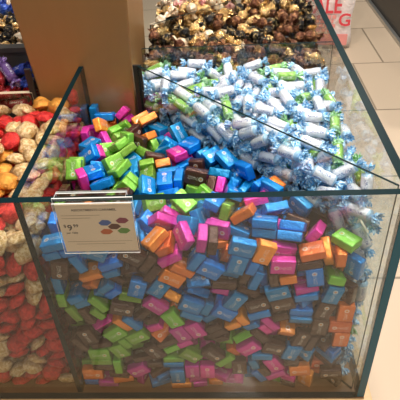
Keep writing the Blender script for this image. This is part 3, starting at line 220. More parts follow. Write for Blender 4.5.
0,1,-2228,379,-1434,99,-27,-20,-99,1,1,-2626,610,-1487,99,26,-40,-57,1,1,-1190,775,-1554,99,-15,11,81,1,1,-1737,1654,-1250,99,30,-4,8,1,1,-2855,645,-1310,54,-95,-16,99,1,1,-2032,577,-1083,13,6,1,99,
1,1,-440,2436,-1318,19,4,-12,-99,0,1,-1685,757,-1128,70,17,4,99,1,1,-1082,265,-1265,15,9,-29,-99,0,1,-2023,1894,-1242,49,42,58,-99,1,1,-2018,987,-1106,2,23,-3,-99,1,1,-1572,1158,-1168,7,-14,-22,-99,
0,1,-1077,1039,-1360,63,12,-10,99,0,1,-2784,1223,-1043,99,18,6,-14,0,1,-2098,2229,-1184,19,26,19,-99,2,1,-1325,2455,-1160,99,-2,-3,30,0,1,-2056,3906,-1074,12,7,-28,99,0,1,-1557,1474,-1053,99,1,4,-15,
0,1,-1214,961,-1113,99,-4,3,-78,2,1,-1684,2530,-1295,99,15,-11,50,0,1,-2866,506,-1732,86,-99,-86,99,0,1,-1960,274,-1565,99,-52,-16,58,1,1,-1220,284,-1552,99,-31,42,-72,1,1,-866,1623,-1566,70,0,0,-99,
0,1,-2367,271,-1660,99,-13,3,6,0,1,-1310,1180,-1533,99,27,38,86,0,1,-2698,267,-1874,99,-10,-41,-18,0,1,-1331,251,-1852,99,24,60,-91,0,1,-2433,278,-2016,63,51,7,-99,1,1,-1569,275,-1542,99,5,21,25,
1,1,-2786,572,-2101,99,-4,20,13,1,1,-1418,580,-1760,99,-28,-27,3,0,1,-1713,284,-1775,99,3,3,74,0,1,-2572,611,-1844,99,94,-1,-42,0,1,-2064,258,-1891,8,-9,28,-99,0,1,-2163,1045,-889,99,-3,-27,-9,
2,1,-1343,1746,-887,99,40,6,16,1,1,-537,4218,-1154,99,-95,72,-87,1,1,-1150,564,-962,46,-7,11,-99,0,1,-2277,224,-1091,99,-65,-55,-26,1,1,-2381,1221,-1148,99,-2,-6,-6,2,1,-1700,2281,-1083,99,-14,-2,50,
1,1,-717,4452,-1303,78,-17,89,-99,1,1,-1860,3299,-1213,99,-17,24,-21,1,1,-1643,1916,-971,77,23,11,-99,0,1,-2376,829,-1061,20,11,22,99,0,1,-1246,570,-1234,99,37,31,33,0,1,-2114,1718,-1035,52,18,57,-99,
0,1,-2784,2494,-1081,99,20,-3,13,2,1,-1733,2860,-1103,74,-39,-24,99,1,1,-2818,1683,-956,51,64,99,-3,0,1,-2804,2093,-1076,73,-32,-7,-99,1,1,-1400,264,-1044,12,-20,3,-99,0,1,-1790,1161,-888,99,-18,20,-97,
0,1,-2220,4238,-1085,61,-3,99,91,0,1,-2167,1429,-918,99,7,-23,-6,1,1,-2407,3020,-1055,99,-12,43,8,0,1,-2490,2043,-1005,46,89,-99,-26,0,1,-1790,1612,-867,21,27,-7,-99,1,1,-2836,274,-1261,44,-71,3,99,
1,1,-2289,4671,-1184,17,-72,-31,99,1,1,-2653,4710,-1250,99,44,5,7,1,1,-1599,4345,-1168,99,40,-12,76,1,1,-1470,711,-941,99,58,39,95,1,1,-1579,345,-2027,96,19,-23,99,0,1,-1266,549,-2000,72,-29,-39,99,
1,1,-1705,277,-2400,38,-2,-8,-99,0,1,-2116,560,-2273,99,39,48,31,1,1,-1341,253,-2242,5,-50,36,99,0,1,-1932,286,-2183,56,-2,-25,-99,0,1,-2775,254,-2194,99,-31,7,-8,0,1,-2271,255,-2709,99,38,-89,20,
1,1,-1483,530,-2533,99,19,-30,-21,1,1,-1184,578,-2336,48,-28,-99,73,0,1,-2318,268,-2337,66,-8,41,99,1,1,-2568,265,-2527,99,-12,60,23,0,1,-2571,597,-2683,99,46,-56,10,0,1,-1500,213,-2679,54,55,79,-99,
0,1,-2855,267,-2545,26,-88,-7,-99,0,1,-1709,2511,-887,79,-10,-8,-99,1,1,-1860,3251,-925,81,-20,0,-99,1,1,-852,4733,-1209,75,-62,-65,-99,0,1,-1424,1201,-893,56,21,2,99,0,1,-1226,4663,-1112,56,-19,13,99,
1,1,-935,4360,-1033,71,55,99,93,0,1,-2043,2976,-1048,81,-20,12,99,0,1,-2794,2263,-850,43,-20,-5,-99,0,1,-2787,4705,-926,50,99,24,13,0,1,-1357,3456,-932,99,-6,-11,-19,0,1,-2489,1592,-1031,99,34,-12,97,
0,1,-2159,2088,-945,58,8,-5,99,0,1,-2855,4098,-1003,56,-99,80,-67,0,1,-2699,4426,-800,89,94,-21,99,1,1,-2784,840,-1050,99,-14,15,-16,0,1,-1898,2158,-784,48,9,-99,-20,0,1,-1507,504,-2883,99,-52,52,-72,
0,1,-1910,262,-2660,99,24,-10,-8,0,1,-2608,271,-2851,99,13,12,5,0,1,-1855,553,-2801,99,8,5,-73,0,1,-2149,572,-2579,99,11,9,11,1,1,-1790,562,-3077,35,33,7,-99,1,1,-2802,551,-3288,77,-17,4,-99,
1,1,-2370,267,-3093,99,-18,-14,-16,0,1,-1648,233,-3065,3,-21,54,99,1,1,-2008,292,-2958,90,-7,27,99,0,1,-2006,277,-3233,38,-11,-10,-99,1,1,-2437,275,-3378,25,1,21,99,0,1,-2794,212,-3152,42,-36,84,99,
0,1,-1573,556,-3246,99,-20,-39,50,1,1,-2464,4591,-968,67,-51,99,-8,0,1,-2451,516,-1169,57,-99,27,13,1,1,-1971,2566,-1061,54,95,-99,-20,2,1,-1418,2224,-825,30,-53,5,99,0,1,-2801,2859,-943,36,-28,-99,-5,
1,1,-2564,4164,-1127,14,-11,-59,99,0,1,-1967,3620,-940,10,-58,39,-99,1,1,-2534,1140,-879,99,45,15,90,1,1,-2223,3324,-994,99,29,28,-27,1,1,-2416,2386,-844,96,-18,-15,99,1,1,-2075,341,-3502,99,-8,-4,85,
0,1,-2357,289,-3662,99,-14,16,-52,0,1,-2683,269,-3761,99,0,17,-5,1,1,-2802,293,-3486,84,-6,-4,-99,0,1,-1831,594,-3532,78,66,-99,20,1,1,-2084,573,-3733,99,3,20,-12,0,1,-1826,286,-3686,99,-24,1,55,
0,1,-2362,576,-3865,99,-3,28,-12,0,1,-2295,242,-3959,99,-38,11,15,0,1,-2656,564,-3960,36,24,16,99,1,1,-1860,287,-3969,99,14,20,65,0,1,-2824,3697,-985,99,24,55,-7,0,1,-2637,3010,-726,28,-99,-57,18,
0,1,-2802,3356,-790,18,76,99,-4,1,1,-2335,4708,-661,14,-11,-38,-99,0,1,-2466,3871,-1071,11,-49,99,41,0,1,-2431,4211,-818,99,2,-10,-95,1,1,-2411,3392,-710,10,-17,99,-2,1,1,-2200,3850,-812,30,89,99,39,
0,1,-2557,3756,-818,9,-99,-79,-1,1,1,-2045,2525,-743,22,-99,-9,-12,0,1,-2036,3368,-662,47,30,-99,-93,0,1,-2649,2599,-764,89,6,-51,-99,1,1,-2317,2726,-901,21,-20,96,99,0,1,-2244,3057,-819,99,11,8,42,
1,1,-1886,2858,-801,8,-99,7,23,1,1,-3087,284,-4199,99,6,7,74,0,1,-3375,242,-3959,99,-38,11,15,1,1,-3437,289,-3662,99,-14,16,-52,0,1,-3763,269,-3761,99,0,17,-5,0,1,-3882,293,-3486,84,-6,-4,-99,
1,1,-3650,275,-4559,38,8,17,-99,0,1,-3265,272,-4435,4,0,7,-99,0,1,-3385,551,-4186,99,-13,36,-8,1,1,-3877,284,-4336,99,6,-2,45,1,1,-3909,265,-4006,12,-52,5,-99,0,1,-3584,265,-4199,13,-52,7,-99,
1,1,-3876,291,-5055,47,0,0,99,1,1,-3099,313,-5005,99,-10,-42,17,0,1,-3871,276,-4794,40,0,0,-99,0,1,-3093,284,-4683,74,-6,5,-99,1,1,-3186,267,-5315,99,0,0,-7,0,1,-3489,264,-5134,12,8,-1,-99,
0,1,-3862,264,-5316,12,0,0,-99,1,1,-3397,264,-4853,12,-3,0,-99,1,1,-3652,611,-1844,99,94,-1,-42,0,1,-3144,258,-1891,8,-9,28,-99,0,1,-3651,597,-2683,99,46,-56,10,0,1,-3351,255,-2709,99,38,-89,20,
1,1,-3398,268,-2337,66,-8,41,99,0,1,-3648,265,-2527,99,-12,60,23,1,1,-3196,560,-2273,99,39,48,31,1,1,-3882,551,-3288,77,-17,4,-99,1,1,-3450,267,-3093,99,-18,-14,-16,0,1,-3088,292,-2958,90,-7,27,99,
0,1,-3229,572,-2579,99,11,9,11,0,1,-3155,341,-3502,99,-8,-4,85,0,1,-3086,277,-3233,38,-11,-10,-99,0,1,-3517,275,-3378,25,1,21,99,0,1,-3234,707,-1313,99,17,14,80,0,1,-3819,1226,-1321,12,-4,8,99,
0,1,-3700,2402,-1370,78,-13,42,-99,1,1,-3577,1162,-1554,99,-12,13,-6,1,1,-3858,2938,-1556,99,14,5,10,0,1,-3456,829,-1061,20,11,22,99,1,1,-3194,1718,-1035,52,18,57,-99,0,1,-3461,1221,-1148,99,-2,-6,-6,
0,1,-3857,3489,-1301,99,-15,25,-16,1,1,-3243,1045,-889,99,-3,-27,-9,0,1,-3640,2770,-1218,99,29,-88,-37,0,1,-3554,2107,-1314,75,29,-24,99,0,1,-3136,3906,-1074,12,7,-28,99,1,1,-3178,2229,-1184,19,26,19,-99,
0,1,-3299,2788,-1244,22,5,-37,-99,0,1,-3864,1543,-1213,39,1,31,99,0,1,-3935,645,-1310,54,-95,-16,99,0,1,-3886,1900,-1337,99,17,-14,78,0,1,-3919,2799,-1258,64,-56,39,-99,0,1,-3098,987,-1106,2,23,-3,-99,
1,1,-3236,3169,-1300,47,5,2,99,0,1,-3864,1223,-1043,99,18,6,-14,0,1,-3112,577,-1083,13,6,1,99,0,1,-903,574,-3953,99,22,-13,-3,0,1,-2504,265,-4199,13,-52,7,-99,0,1,-2007,284,-4199,99,6,7,74,
0,1,-544,626,-4121,43,-53,-65,-99,0,1,-2305,551,-4186,99,-13,36,-8,0,1,-2797,284,-4336,99,6,-2,45,1,1,-2829,265,-4006,12,-52,5,-99,0,1,-1221,561,-4214,99,-16,-29,41,0,1,-2185,272,-4435,4,0,7,-99,
0,1,-2570,275,-4559,38,8,17,-99,1,1,-3125,2525,-743,22,-99,-9,-12,1,1,-3116,3368,-662,47,30,-99,-93,1,1,-3108,4722,-911,3,10,99,-57,1,1,-3729,2599,-764,89,6,-51,-99,1,1,-3546,3871,-1071,11,-49,99,41,
0,1,-3511,4211,-818,99,2,-10,-95,0,1,-3491,3392,-710,10,-17,99,-2,0,1,-3280,3850,-812,30,89,99,39,0,1,-3637,3756,-818,9,-99,-79,-1,0,1,-3145,4363,-817,60,-6,-26,-99,1,1,-3904,3697,-985,99,24,55,-7,
1,1,-3717,3010,-726,28,-99,-57,18,0,1,-3882,3356,-790,18,76,99,-4,0,1,-3415,4708,-661,14,-11,-38,-99,0,1,-2106,267,-5315,99,0,0,-7,
]
BACK_TRUFFLES = [
1,0,4654,6682,-362,83,-99,26,-2,0,0,5629,6223,-511,25,-99,-16,30,1,0,5629,7112,-276,19,32,99,29,2,0,2280,7595,-223,99,65,8,-44,0,0,4531,8516,-55,99,46,-14,34,3,0,1553,8462,-146,99,10,-16,37,
1,0,5091,7635,-272,7,-3,99,-85,1,0,3039,6906,-391,99,-10,4,43,1,0,2319,6714,-401,99,-84,-29,62,2,0,3806,6545,-566,99,-21,-47,81,1,0,4254,6512,-417,80,19,7,99,1,0,5008,8226,-123,19,79,99,48,
1,0,3462,6853,-441,39,27,-16,99,1,0,3705,8193,-172,42,8,-68,-99,2,0,2924,8274,-130,39,-99,-53,3,1,0,4425,8135,-233,60,-99,37,-22,1,0,5292,6319,-636,23,-99,55,-9,3,0,2432,8988,-14,99,-59,83,32,
1,0,1509,6699,-482,1,-99,-51,24,2,0,3796,7520,-331,12,99,-31,-7,1,0,3207,8136,-232,49,-86,99,16,2,0,4549,7757,-318,48,23,99,95,1,0,4025,6919,-467,40,-74,-99,23,1,0,4816,7245,-347,34,-83,-99,22,
0,0,2552,7896,-250,39,-99,-12,6,1,0,5321,8351,-208,72,-22,63,-99,2,0,1784,7492,-347,33,99,67,24,2,0,4434,7009,-340,9,18,-99,-16,2,0,4197,7227,-269,57,15,-57,-99,1,0,2688,6913,-388,1,87,-99,-28,
1,0,1461,7452,-258,3,-99,73,26,0,0,5376,8810,-115,25,45,-92,99,1,0,5149,7091,-480,99,15,48,39,1,0,2168,7033,-352,15,99,4,-41,2,0,5736,8025,-152,60,72,65,99,0,0,2622,7360,-383,99,76,37,52,
0,0,3377,8703,-95,16,-99,-35,14,2,0,5490,7850,-263,99,80,-88,-14,2,0,1838,6631,-584,80,99,-56,13,1,0,1885,6969,-475,9,-56,-99,22,1,0,5464,6573,-517,99,-41,2,-26,1,0,4276,9119,-11,99,-2,1,15,
2,0,1467,7049,-469,75,99,86,-96,1,0,2933,6250,-461,99,-64,-33,18,2,0,3832,9060,-100,30,41,17,99,0,0,2841,9451,-189,45,99,-18,-22,0,0,3913,8682,-178,47,-18,99,-26,0,0,3265,7606,-354,99,-45,-1,25,
2,0,5425,6903,-538,49,99,-4,25,0,0,3729,7018,-554,94,32,-20,99,2,0,5736,8667,-87,38,83,99,-15,3,0,1895,8802,-18,99,27,-47,-68,0,0,3434,6206,-565,92,-99,38,9,0,0,1545,8268,-426,55,-22,40,-99,
2,0,3054,7274,-388,99,18,-7,10,0,0,2231,9240,-61,99,14,-2,62,1,0,4535,6206,-608,99,11,-4,-5,0,0,4993,6798,-584,9,59,99,9,0,0,2316,9107,-335,82,-71,94,-99,1,0,3366,6527,-535,4,-8,13,-99,
2,0,5608,9248,-83,13,3,-61,99,1,0,5436,7547,-454,52,99,2,42,1,0,4623,6538,-636,27,18,-99,-89,2,0,3577,7968,-425,99,58,32,-42,3,0,3225,9591,-227,99,-2,91,51,0,0,3501,7322,-411,64,-99,-70,70,
1,0,4249,8831,-192,58,20,60,99,0,0,1561,6279,-601,14,-99,38,6,0,0,1692,9200,-113,3,-1,99,17,3,0,2929,7769,-389,99,-69,1,17,2,0,4667,8338,-293,99,-73,21,-57,2,0,1724,8790,-287,95,-38,-49,99,
0,0,3882,7958,-309,7,66,-99,-10,2,0,5027,7440,-511,96,-99,-14,-71,1,0,2736,6484,-554,1,99,-13,-44,0,0,2565,9275,-152,99,44,-32,-54,1,0,1994,8993,-303,53,-63,-99,84,0,0,5180,9150,-79,99,-34,-42,-57,
3,0,1606,9803,-50,99,17,-38,-40,2,0,4969,6303,-656,99,73,-70,-28,0,0,4170,8499,-305,22,19,-99,-27,0,0,2648,8407,-320,9,-2,-99,38,0,0,2101,7895,-293,12,99,60,74,0,0,4529,8881,-37,36,-99,31,-86,
2,0,4861,9150,-21,2,66,-99,-50,0,0,4184,7636,-348,13,14,-8,99,3,0,2992,9683,-35,81,28,-99,-55,4,0,1982,9707,-105,99,97,-11,29,1,0,4760,8729,-215,34,-99,57,-47,1,0,2143,6730,-663,76,-60,-66,99,
0,0,5739,7401,-406,64,-82,-67,-99,3,0,2189,7370,-431,40,99,-34,-30,0,0,3465,8432,-242,99,58,-2,7,0,0,2077,9371,-308,71,11,-99,52,1,0,5557,7205,-591,48,11,80,99,0,0,3363,9843,-93,99,30,-33,-20,
1,0,2345,6204,-607,23,99,-9,-14,2,0,3150,6306,-737,62,56,-99,-19,2,0,4586,7006,-647,99,16,-65,-57,1,0,5608,6209,-834,99,-76,-3,-12,2,0,1988,8532,-459,57,38,97,99,0,0,2632,9084,-421,81,28,-65,-99,
0,0,4085,9400,-5,60,-99,-48,46,4,0,2766,9907,-99,22,82,-99,-41,2,0,2460,6624,-665,99,81,32,72,2,0,5633,6546,-813,32,21,-99,-46,1,0,4078,6382,-661,57,72,99,34,2,0,5612,8587,-364,22,8,24,99,
1,0,1549,7434,-581,99,80,39,39,0,0,3013,8639,-440,85,-24,6,99,2,0,2922,8077,-447,71,-99,28,8,2,0,4182,8075,-434,28,-95,-99,46,1,0,5736,6870,-681,3,99,73,-34,2,0,5700,9072,-368,99,54,67,-9,
2,0,2952,7169,-678,87,99,38,35,1,0,5175,7894,-432,3,-46,-99,-56,3,0,3860,7346,-601,99,-11,4,-44,1,0,5074,8901,-264,65,-99,57,-71,3,0,2365,7739,-517,33,-99,6,-34,0,0,4561,7435,-471,53,-14,-11,-99,
1,0,1907,6309,-686,99,-8,-40,-67,1,0,3603,9084,-340,77,-14,26,99,0,0,5074,8507,-349,99,76,28,6,1,0,4448,9411,-140,99,45,-4,21,1,0,4061,6832,-797,46,21,-12,99,0,0,1555,8658,-534,40,30,-99,-76,
0,0,2369,9676,-172,41,21,-28,-99,2,0,3363,7102,-639,99,-34,0,19,0,0,1960,7626,-621,33,77,-99,-8,2,0,4889,9522,-61,17,-85,-99,-78,2,0,4832,7850,-439,64,47,34,99,1,0,2526,7064,-625,46,-99,-37,-2,
3,0,3342,8184,-522,27,-85,99,-10,0,0,3503,6494,-836,44,35,99,15,1,0,2872,6204,-838,66,99,16,-53,2,0,4790,7274,-662,6,32,99,-38,0,0,2572,9554,-393,45,-99,-80,22,2,0,1468,9720,-342,99,5,-55,-44,
0,0,2898,9738,-373,58,-99,58,-34,1,0,4316,6822,-607,93,-79,-99,87,2,0,3785,8377,-466,24,-99,-3,3,0,0,2415,10073,-85,85,-99,-45,47,3,0,1474,9011,-385,9,70,-99,-31,1,0,5609,8253,-362,25,99,12,14,
2,0,5605,7656,-735,11,3,-99,42,2,0,2929,6724,-643,99,91,-15,-22,0,0,2321,9208,-641,24,99,11,10,2,0,4341,6411,-848,2,-90,99,1,2,0,1833,9245,-538,12,-50,99,-45,2,0,1746,9467,-328,11,99,27,-12,
0,0,3108,8374,-649,65,-52,95,-99,2,0,1464,8435,-772,11,-99,-50,55,1,0,3746,6906,-903,99,-21,34,-35,3,0,1783,8398,-652,57,-31,-7,99,2,0,5367,8414,-567,99,-16,-1,54,0,0,3236,9950,-535,86,-46,85,-99,
0,0,5190,9583,-168,99,64,-50,-22,1,0,3915,9304,-295,89,99,-30,6,3,0,1761,9923,-314,3,-99,-81,-20,1,0,3389,6819,-782,99,-34,50,26,2,0,2944,7507,-580,50,-99,-2,-6,2,0,1789,7466,-838,25,-52,-99,37,
1,0,5559,9511,-264,99,-58,-22,-8,2,0,4254,7333,-593,99,36,21,-31,0,0,2223,8076,-523,99,61,-36,-12,1,0,1571,6444,-885,99,-13,32,-5,2,0,4813,7007,-866,99,-35,0,-84,1,0,3939,7749,-558,31,-99,-15,11,
0,0,5741,7837,-470,23,-75,-99,2,1,0,2053,7183,-650,18,-2,-15,99,2,0,3890,8651,-587,36,99,3,-22,1,0,1770,7029,-770,12,-35,-99,14,4,0,3002,10102,-323,55,-65,-99,76,0,0,3492,7429,-720,39,-99,30,7,
1,0,3926,8060,-624,38,22,-56,99,0,0,1497,9351,-545,79,99,-8,-76,2,0,5211,7043,-817,43,-8,29,-99,2,0,5364,9096,-324,62,71,-66,-99,1,0,5724,9885,-72,59,32,0,99,0,0,2000,8919,-609,68,-2,58,99,
0,0,5608,8837,-563,99,72,11,5,1,1,2182,6325,-859,89,99,-51,-62,0,1,2902,9580,-651,58,18,-39,-99,1,1,4464,6266,-1134,99,5,-15,34,1,1,3448,8703,-400,99,25,-22,9,2,1,4490,8894,-447,36,-99,-50,90,
2,1,5259,6697,-807,15,2,79,-99,1,1,4924,8186,-539,47,63,63,99,0,1,1460,7349,-873,12,79,-99,-16,0,1,2395,9589,-704,99,8,-22,-38,2,1,5180,7416,-799,35,47,-99,-49,1,1,5511,9654,8,52,99,-23,-6,
0,1,4005,7003,-1138,99,72,1,1,1,1,2558,6325,-868,68,99,54,54,2,1,3936,7170,-880,99,71,-16,-5,2,1,4326,9155,-350,6,12,11,-99,1,1,3838,6448,-891,53,12,-26,-99,4,1,3563,10178,-368,99,-82,-67,50,
2,1,4425,7800,-916,15,73,99,36,1,1,2716,7315,-834,26,99,39,14,0,1,2621,9818,-615,99,31,20,-82,2,1,5639,7335,-866,54,99,19,39,0,1,3092,6820,-907,62,-58,-99,70,1,1,4164,8863,-500,81,99,68,-1,
2,1,4390,6581,-1141,99,-3,11,27,0,1,4154,9582,-334,3,-78,-99,-18,0,1,2073,9859,-831,65,32,-78,-99,1,1,2817,10074,-675,46,99,-36,1,3,1,1527,10146,-381,49,-32,-57,-99,3,1,4420,8619,-609,60,99,-39,6,
0,1,4824,8860,-517,99,-2,-2,39,2,1,4681,8167,-770,13,-58,99,0,0,1,4151,8265,-736,99,-58,56,-36,1,1,3097,8769,-751,99,-77,-29,53,2,1,4959,8529,-644,7,14,7,99,3,1,5097,9212,-794,59,99,17,28,
0,1,1514,8176,-1059,13,61,-52,-99,1,1,4432,7945,-612,18,-99,2,-19,4,1,3548,10199,19,78,77,79,99,0,1,1995,10169,-112,81,-49,-32,99,3,1,3047,7790,-695,50,-28,-94,99,0,1,2291,9921,-359,99,-6,28,-37,
1,1,5200,6404,-934,27,-99,-10,8,2,1,4682,9852,-12,97,79,30,99,1,1,3367,6202,-947,27,-4,99,16,1,1,3550,7167,-1084,22,-52,49,-99,2,1,4451,8272,-533,27,99,-37,-2,1,1,5610,6543,-1139,2,-99,16,12,
3,1,5613,8251,-1138,1,29,-99,0,0,1,1474,6838,-812,56,-42,13,-99,2,1,2123,9640,-473,73,-34,-99,37,0,1,4751,9285,-301,99,-96,82,-76,2,1,4844,7942,-958,67,99,-3,13,2,1,5376,7368,-1141,58,11,-7,99,
1,1,1848,6683,-921,79,99,-3,4,2,1,5383,9407,-1141,4,99,36,-11,1,1,2747,8302,-618,99,-6,-20,44,1,1,1767,8847,-831,37,-58,-42,99,0,1,3505,10052,-689,4,30,50,-99,0,1,3197,7225,-915,99,33,-12,7,
0,1,4487,9438,-463,39,99,-55,-35,1,1,1710,9617,-605,99,-89,11,-4,1,1,5321,6900,-1125,88,14,23,-99,2,1,4999,7536,-1055,23,-49,-99,31,1,1,2159,7014,-913,43,51,99,63,1,1,4543,6940,-1130,54,99,20,16,
1,1,4953,7187,-1137,6,-27,-99,34,1,1,4043,6199,-922,44,-8,-99,-56,1,1,5595,6853,-962,54,-1,-99,84,1,1,4382,9721,-168,36,-2,-99,23,0,1,3313,7416,-1138,10,3,72,-99,1,1,1476,6630,-1131,37,-58,-99,20,
1,1,2748,6217,-1139,26,11,-99,-68,1,1,5000,9879,26,99,18,-14,-70,4,1,3062,10064,25,60,-35,-37,99,0,1,1616,7408,-1141,99,-30,-17,14,1,1,3306,6480,-1139,10,-31,-99,75,2,1,5275,9983,-129,99,16,-18,-15,
1,1,3133,10268,-690,81,75,-65,-99,2,1,5083,8195,-820,9,33,98,-99,1,1,2643,6871,-863,2,-4,79,-99,2,1,2488,7456,-660,99,80,48,59,1,1,3408,9040,-609,74,51,-58,-99,2,1,5045,7773,-711,16,-3,1,99,
0,1,3623,8153,-753,6,63,99,61,2,1,3908,10081,-476,55,-99,52,-30,1,1,2027,9061,-927,14,99,-86,-1,0,1,3039,9384,-853,96,99,-75,-9,1,1,2417,6623,-983,43,99,7,-9,2,1,3848,9032,-792,99,-31,11,2,
1,1,5363,7956,-904,99,38,-66,-97,2,1,2660,9410,-854,52,-99,-51,48,0,1,5730,8543,-678,7,99,63,-26,2,1,4304,7634,-664,5,-13,99,37,0,1,2459,7787,-821,99,94,35,44,2,1,5130,8832,-675,20,99,-78,69,
0,1,3245,9841,-854,49,99,-6,-21,1,1,2775,7694,-897,0,38,-99,14,0,1,1465,8886,-1058,23,76,-99,-17,2,1,5533,8068,-626,31,-22,84,-99,0,1,2661,7901,-559,54,32,7,99,2,1,2200,9400,-860,28,-6,-99,-35,
3,1,3474,7758,-645,61,-99,16,19,0,1,4905,6839,-1121,99,-7,-22,21,0,1,2325,8924,-861,49,99,-90,-33,1,1,5612,9362,-533,4,-1,-99,-43,1,1,2944,6484,-965,99,-12,31,-33,1,1,3881,9013,-469,99,16,43,73,
0,1,5060,9469,-445,57,99,-42,-11,2,1,1835,7167,-1075,26,27,-45,99,2,1,4700,6660,-926,3,20,99,-21,0,1,4655,7654,-1141,97,-43,-20,99,1,1,4737,6208,-882,99,-17,8,-16,1,1,2384,6314,-1141,59,6,-39,-99,
2,1,2227,9228,-1141,64,-99,35,-42,0,1,1817,8774,-1141,2,19,-70,-99,2,1,4352,7009,-885,45,-99,-98,40,1,1,4720,7604,-825,62,28,-6,99,1,1,2212,7399,-835,99,29,-12,-64,0,1,4776,8786,-816,99,-10,19,17,
1,1,5475,6240,-1139,9,25,99,-2,2,1,4443,7275,-1130,19,-18,3,99,
]
NAVY_CANDIES = [
2,0,-1959,5481,-283,54,-99,59,9,1,0,-2161,5269,-762,8,8,99,-99,1,0,-1854,5277,-1051,99,0,0,0,0,0,-1736,5687,-320,16,-99,25,-28,0,0,-1500,5571,-531,62,84,99,34,1,0,-1501,5572,-896,99,-11,38,92,
1,0,-2237,5563,-427,80,37,28,99,1,0,-2066,5566,-814,73,99,7,-11,0,0,-2004,5844,-741,99,-33,12,4,1,0,-2302,5847,-1044,45,99,0,0,1,0,-2557,5413,-1051,17,-24,99,-72,1,1,-3160,5844,-1050,99,73,0,0,
1,1,-2891,5391,-788,1,-99,-20,-4,1,1,-3173,5458,-1040,2,-18,99,0,1,1,-3451,5449,-648,30,-99,-30,99,1,1,-2522,5576,-497,67,-96,-99,82,2,1,-2737,5281,-176,34,99,0,0,1,1,-3023,5467,-516,38,99,-39,-1,
1,1,-2938,5851,-519,45,7,99,-16,2,1,-3448,5844,-250,99,67,-99,67,2,1,-3173,5574,-254,5,-4,99,-11,
]
FAR_TRUFFLES = [
2,0,-2471,7099,-29,19,-18,-99,88,2,0,-2546,7576,16,36,-99,-70,57,2,0,-2677,8230,69,50,-67,-99,25,5,0,-3075,8951,183,24,1,99,81,3,0,-2252,7411,-147,99,-98,63,-79,0,0,-2875,7891,11,65,-49,-51,99,
0,0,-2205,8032,78,36,-7,24,-99,0,0,-3166,8438,-39,21,-99,-28,-12,0,0,-2386,6684,-110,75,-15,21,99,5,0,-3447,9622,121,41,21,99,37,3,0,-3297,9917,50,43,-99,40,-9,2,0,-3403,8777,35,99,39,2,-16,
3,0,-2419,8245,-179,91,-48,-22,99,5,0,-2605,8845,238,99,76,-91,-95,3,0,-2090,6842,-228,27,31,99,53,0,0,-3103,8951,-159,99,-57,-51,34,0,0,-3640,9358,-195,50,-2,40,-99,5,1,-3489,9141,29,71,99,4,90,
0,1,-2616,7370,-269,9,99,37,-14,3,1,-2903,7633,-245,4,0,99,-7,3,1,-2947,7025,-70,14,7,30,99,3,1,-2732,8980,-65,63,-99,-44,47,5,1,-3127,9438,2,57,-99,41,-55,0,1,-2940,8256,-259,99,-39,-9,-14,
3,1,-2669,7935,-279,99,-85,10,-13,0,1,-3023,8601,-307,99,48,-7,32,3,1,-3427,8009,77,3,39,-99,-14,3,1,-3684,7553,-78,14,-99,22,2,3,1,-3077,10126,208,99,-9,-25,-50,0,1,-2928,7385,-491,10,55,99,-5,
0,1,-3360,7452,-586,25,-99,21,-37,0,1,-2462,7698,-542,79,-29,75,-99,0,1,-3130,7094,-365,18,33,-7,99,2,1,-2612,7021,-368,11,6,-99,-9,0,1,-3389,6851,-293,25,-40,-99,35,0,1,-3380,7728,-388,88,99,51,17,
2,1,-2864,6698,-173,29,99,-20,4,2,1,-3789,8854,-175,54,41,99,46,3,1,-3736,9980,-30,43,99,47,-9,0,1,-3814,7561,-410,60,-34,-23,-99,3,1,-3708,7896,-207,34,4,13,-99,0,1,-2167,7859,-225,64,-12,23,99,
3,1,-3692,7221,-247,25,10,-52,-99,0,1,-3528,8425,116,39,-85,99,19,2,1,-3282,7691,-45,5,-22,-63,99,5,1,-3821,9585,-8,19,83,28,-99,2,1,-2606,8634,-55,35,99,35,21,2,1,-3232,8034,-217,23,-53,-99,80,
5,1,-3826,9101,66,51,63,99,23,3,1,-3819,8283,-90,99,53,35,73,2,1,-3102,7367,-117,99,24,-14,-3,5,1,-3661,9859,292,21,-4,25,-99,
]

# ------------------------------------------------------------------ helpers
def link(name, me, mats=(), parent=None):
    o = bpy.data.objects.new(name, me); C.objects.link(o)
    if me is not None:
        for m in mats: me.materials.append(m)
    if parent is not None: o.parent = parent
    return o
def tag(o, label=None, cat=None, group=None, kind=None):
    if label: o['label'] = label
    if cat: o['category'] = cat
    if group: o['group'] = group
    if kind: o['kind'] = kind
    return o
def mesh_from(bm, name, smooth=False):
    me = bpy.data.meshes.new(name); bm.normal_update(); bm.to_mesh(me); bm.free()
    if smooth:
        for p in me.polygons: p.use_smooth = True
    return me
def add_box(bm, lo, hi, mi=0):
    v = [bm.verts.new((x, y, z)) for x in (lo[0], hi[0]) for y in (lo[1], hi[1]) for z in (lo[2], hi[2])]
    fs = []
    for q in ((0,1,3,2),(4,6,7,5),(0,4,5,1),(2,3,7,6),(0,2,6,4),(1,5,7,3)):
        f = bm.faces.new([v[i] for i in q]); f.material_index = mi; fs.append(f)
    return fs
def bevel(bm, w, seg=2):
    bmesh.ops.bevel(bm, geom=list(bm.edges), offset=w, segments=seg, profile=.6, affect='EDGES')

